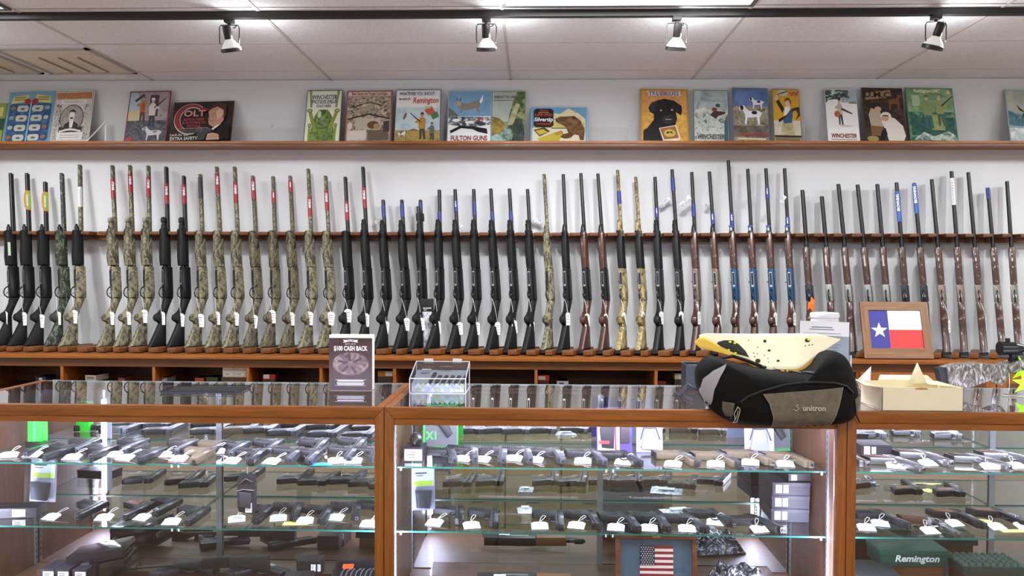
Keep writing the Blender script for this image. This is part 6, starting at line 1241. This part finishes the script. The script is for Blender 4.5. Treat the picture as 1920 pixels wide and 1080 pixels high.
# hanging plastic trigger locks on the wall behind the barrels
for px, py, ang, lb in ((1247, 380, 35, 'left of the tall blue-labelled barrel'), (1285, 378, 45, 'right of the tall blue-labelled barrel'), (1325, 386, 60, 'near the twentieth stretch of the rail'), (1468, 374, 60, 'on the last tall blue-receiver gun'), (1008, 416, -30, 'left of the lone camouflage gun'), (710, 415, 30, 'between the first blue-labelled guns'), (863, 428, 70, 'beside the blue lettered barrel'), (1405, 376, 75, 'behind the second blue-receiver gun')):
    Yw = 5.15 if px == 1468 else (5.24 if px == 1285 else 5.3); p_ = at(px, py, Yw); t = thing('wrapped_lock', 'crumpled clear plastic packet ' + lb, 'plastic packet', p_, 0, 'plastic packets on the barrels'); t.rotation_euler = (0, radians(-ang), 0)
    L_, H_ = (.085, .032) if px in (1247, 1285, 1008) else (.05, .026)
    vs = []; n = 8; m_ = MB().m(MC['crinkle'])
    for j in range(n + 1):
        for i in range(n + 1): a_, b_ = i / n, j / n; vs.append(((a_ - .5) * L_, -.004 - .010 * sin(pi * a_) ** .5 * sin(pi * b_) ** .5 * (.7 + .3 * sin(9 * a_ + 5 * b_)), (b_ - .5) * H_ * (1 + .15 * sin(7 * a_))))
    m_.add(vs, [(j * (n + 1) + i, j * (n + 1) + i + 1, (j + 1) * (n + 1) + i + 1, (j + 1) * (n + 1) + i) for j in range(n) for i in range(n)]); m_.build('film', t); M('#e9eaee', rough=.5).bb((-L_ * .35, -.003, -H_ * .3), (L_ * .3, .0, H_ * .3)).build('leaflet', t)
# magazine card and bag between the black guns
p_ = at(803, 575, 5.12); t = thing('magazine_pack', 'black carded magazine in a silver bag between the black guns', 'package', (at(800, 650, 5.12).x, 5.12, .918)); Hm = at(800, 560, 5.12).z - .918
M('#141416', rough=.5).bev((-.04, -.002, Hm - .09), (.045, .004, Hm), .001).build('header_card', t); M('#e2e2de', rough=.5).text('MAGAZINE', lambda a, b: V((a + .003, -.003, b + Hm - .062)), .011, 1.0).text('GUN', lambda a, b: V((a - .01, -.003, b + Hm - .074)), .009, 1.0).build('lettering', t)
vs = []; n = 10; m_ = MB().m(MC['crinkle'])
for j in range(n + 1):
    for i in range(n + 1): a_, b_ = i / n, j / n; vs.append(((a_ - .5) * .065, -.006 - .012 * sin(pi * a_) ** .5 * (.7 + .3 * sin(9 * a_ + 12 * b_)), .001 + b_ * (Hm - .085)))
m_.add(vs, [(j * (n + 1) + i, j * (n + 1) + i + 1, (j + 1) * (n + 1) + i + 1, (j + 1) * (n + 1) + i) for j in range(n) for i in range(n)]); m_.build('silver_bag', t)
# orange tag on the dark double-barrel gun
p_ = at(1521, 572, 5.0); t = thing('orange_tag', 'bright orange ribbon tag on the dark double-barrel gun', 'tag', p_); M('#ff6a1c', rough=.5, emit=.1).rprism([(-.022, -.03), (-.006, -.018), (.012, -.048), (.016, -.01), (.022, .03), (.0, .052), (-.006, .02), (-.02, .014)], .002, .001, lambda a_, b_, t_: V((a_, t_, b_))).build('ribbon', t); M('#ff7a2c', rough=.5).rprism([(-.008, -.004), (.01, -.004), (.014, .02), (-.004, .02)], .004, .001, lambda a_, b_, t_: V((a_, t_, b_))).build('knot', t)
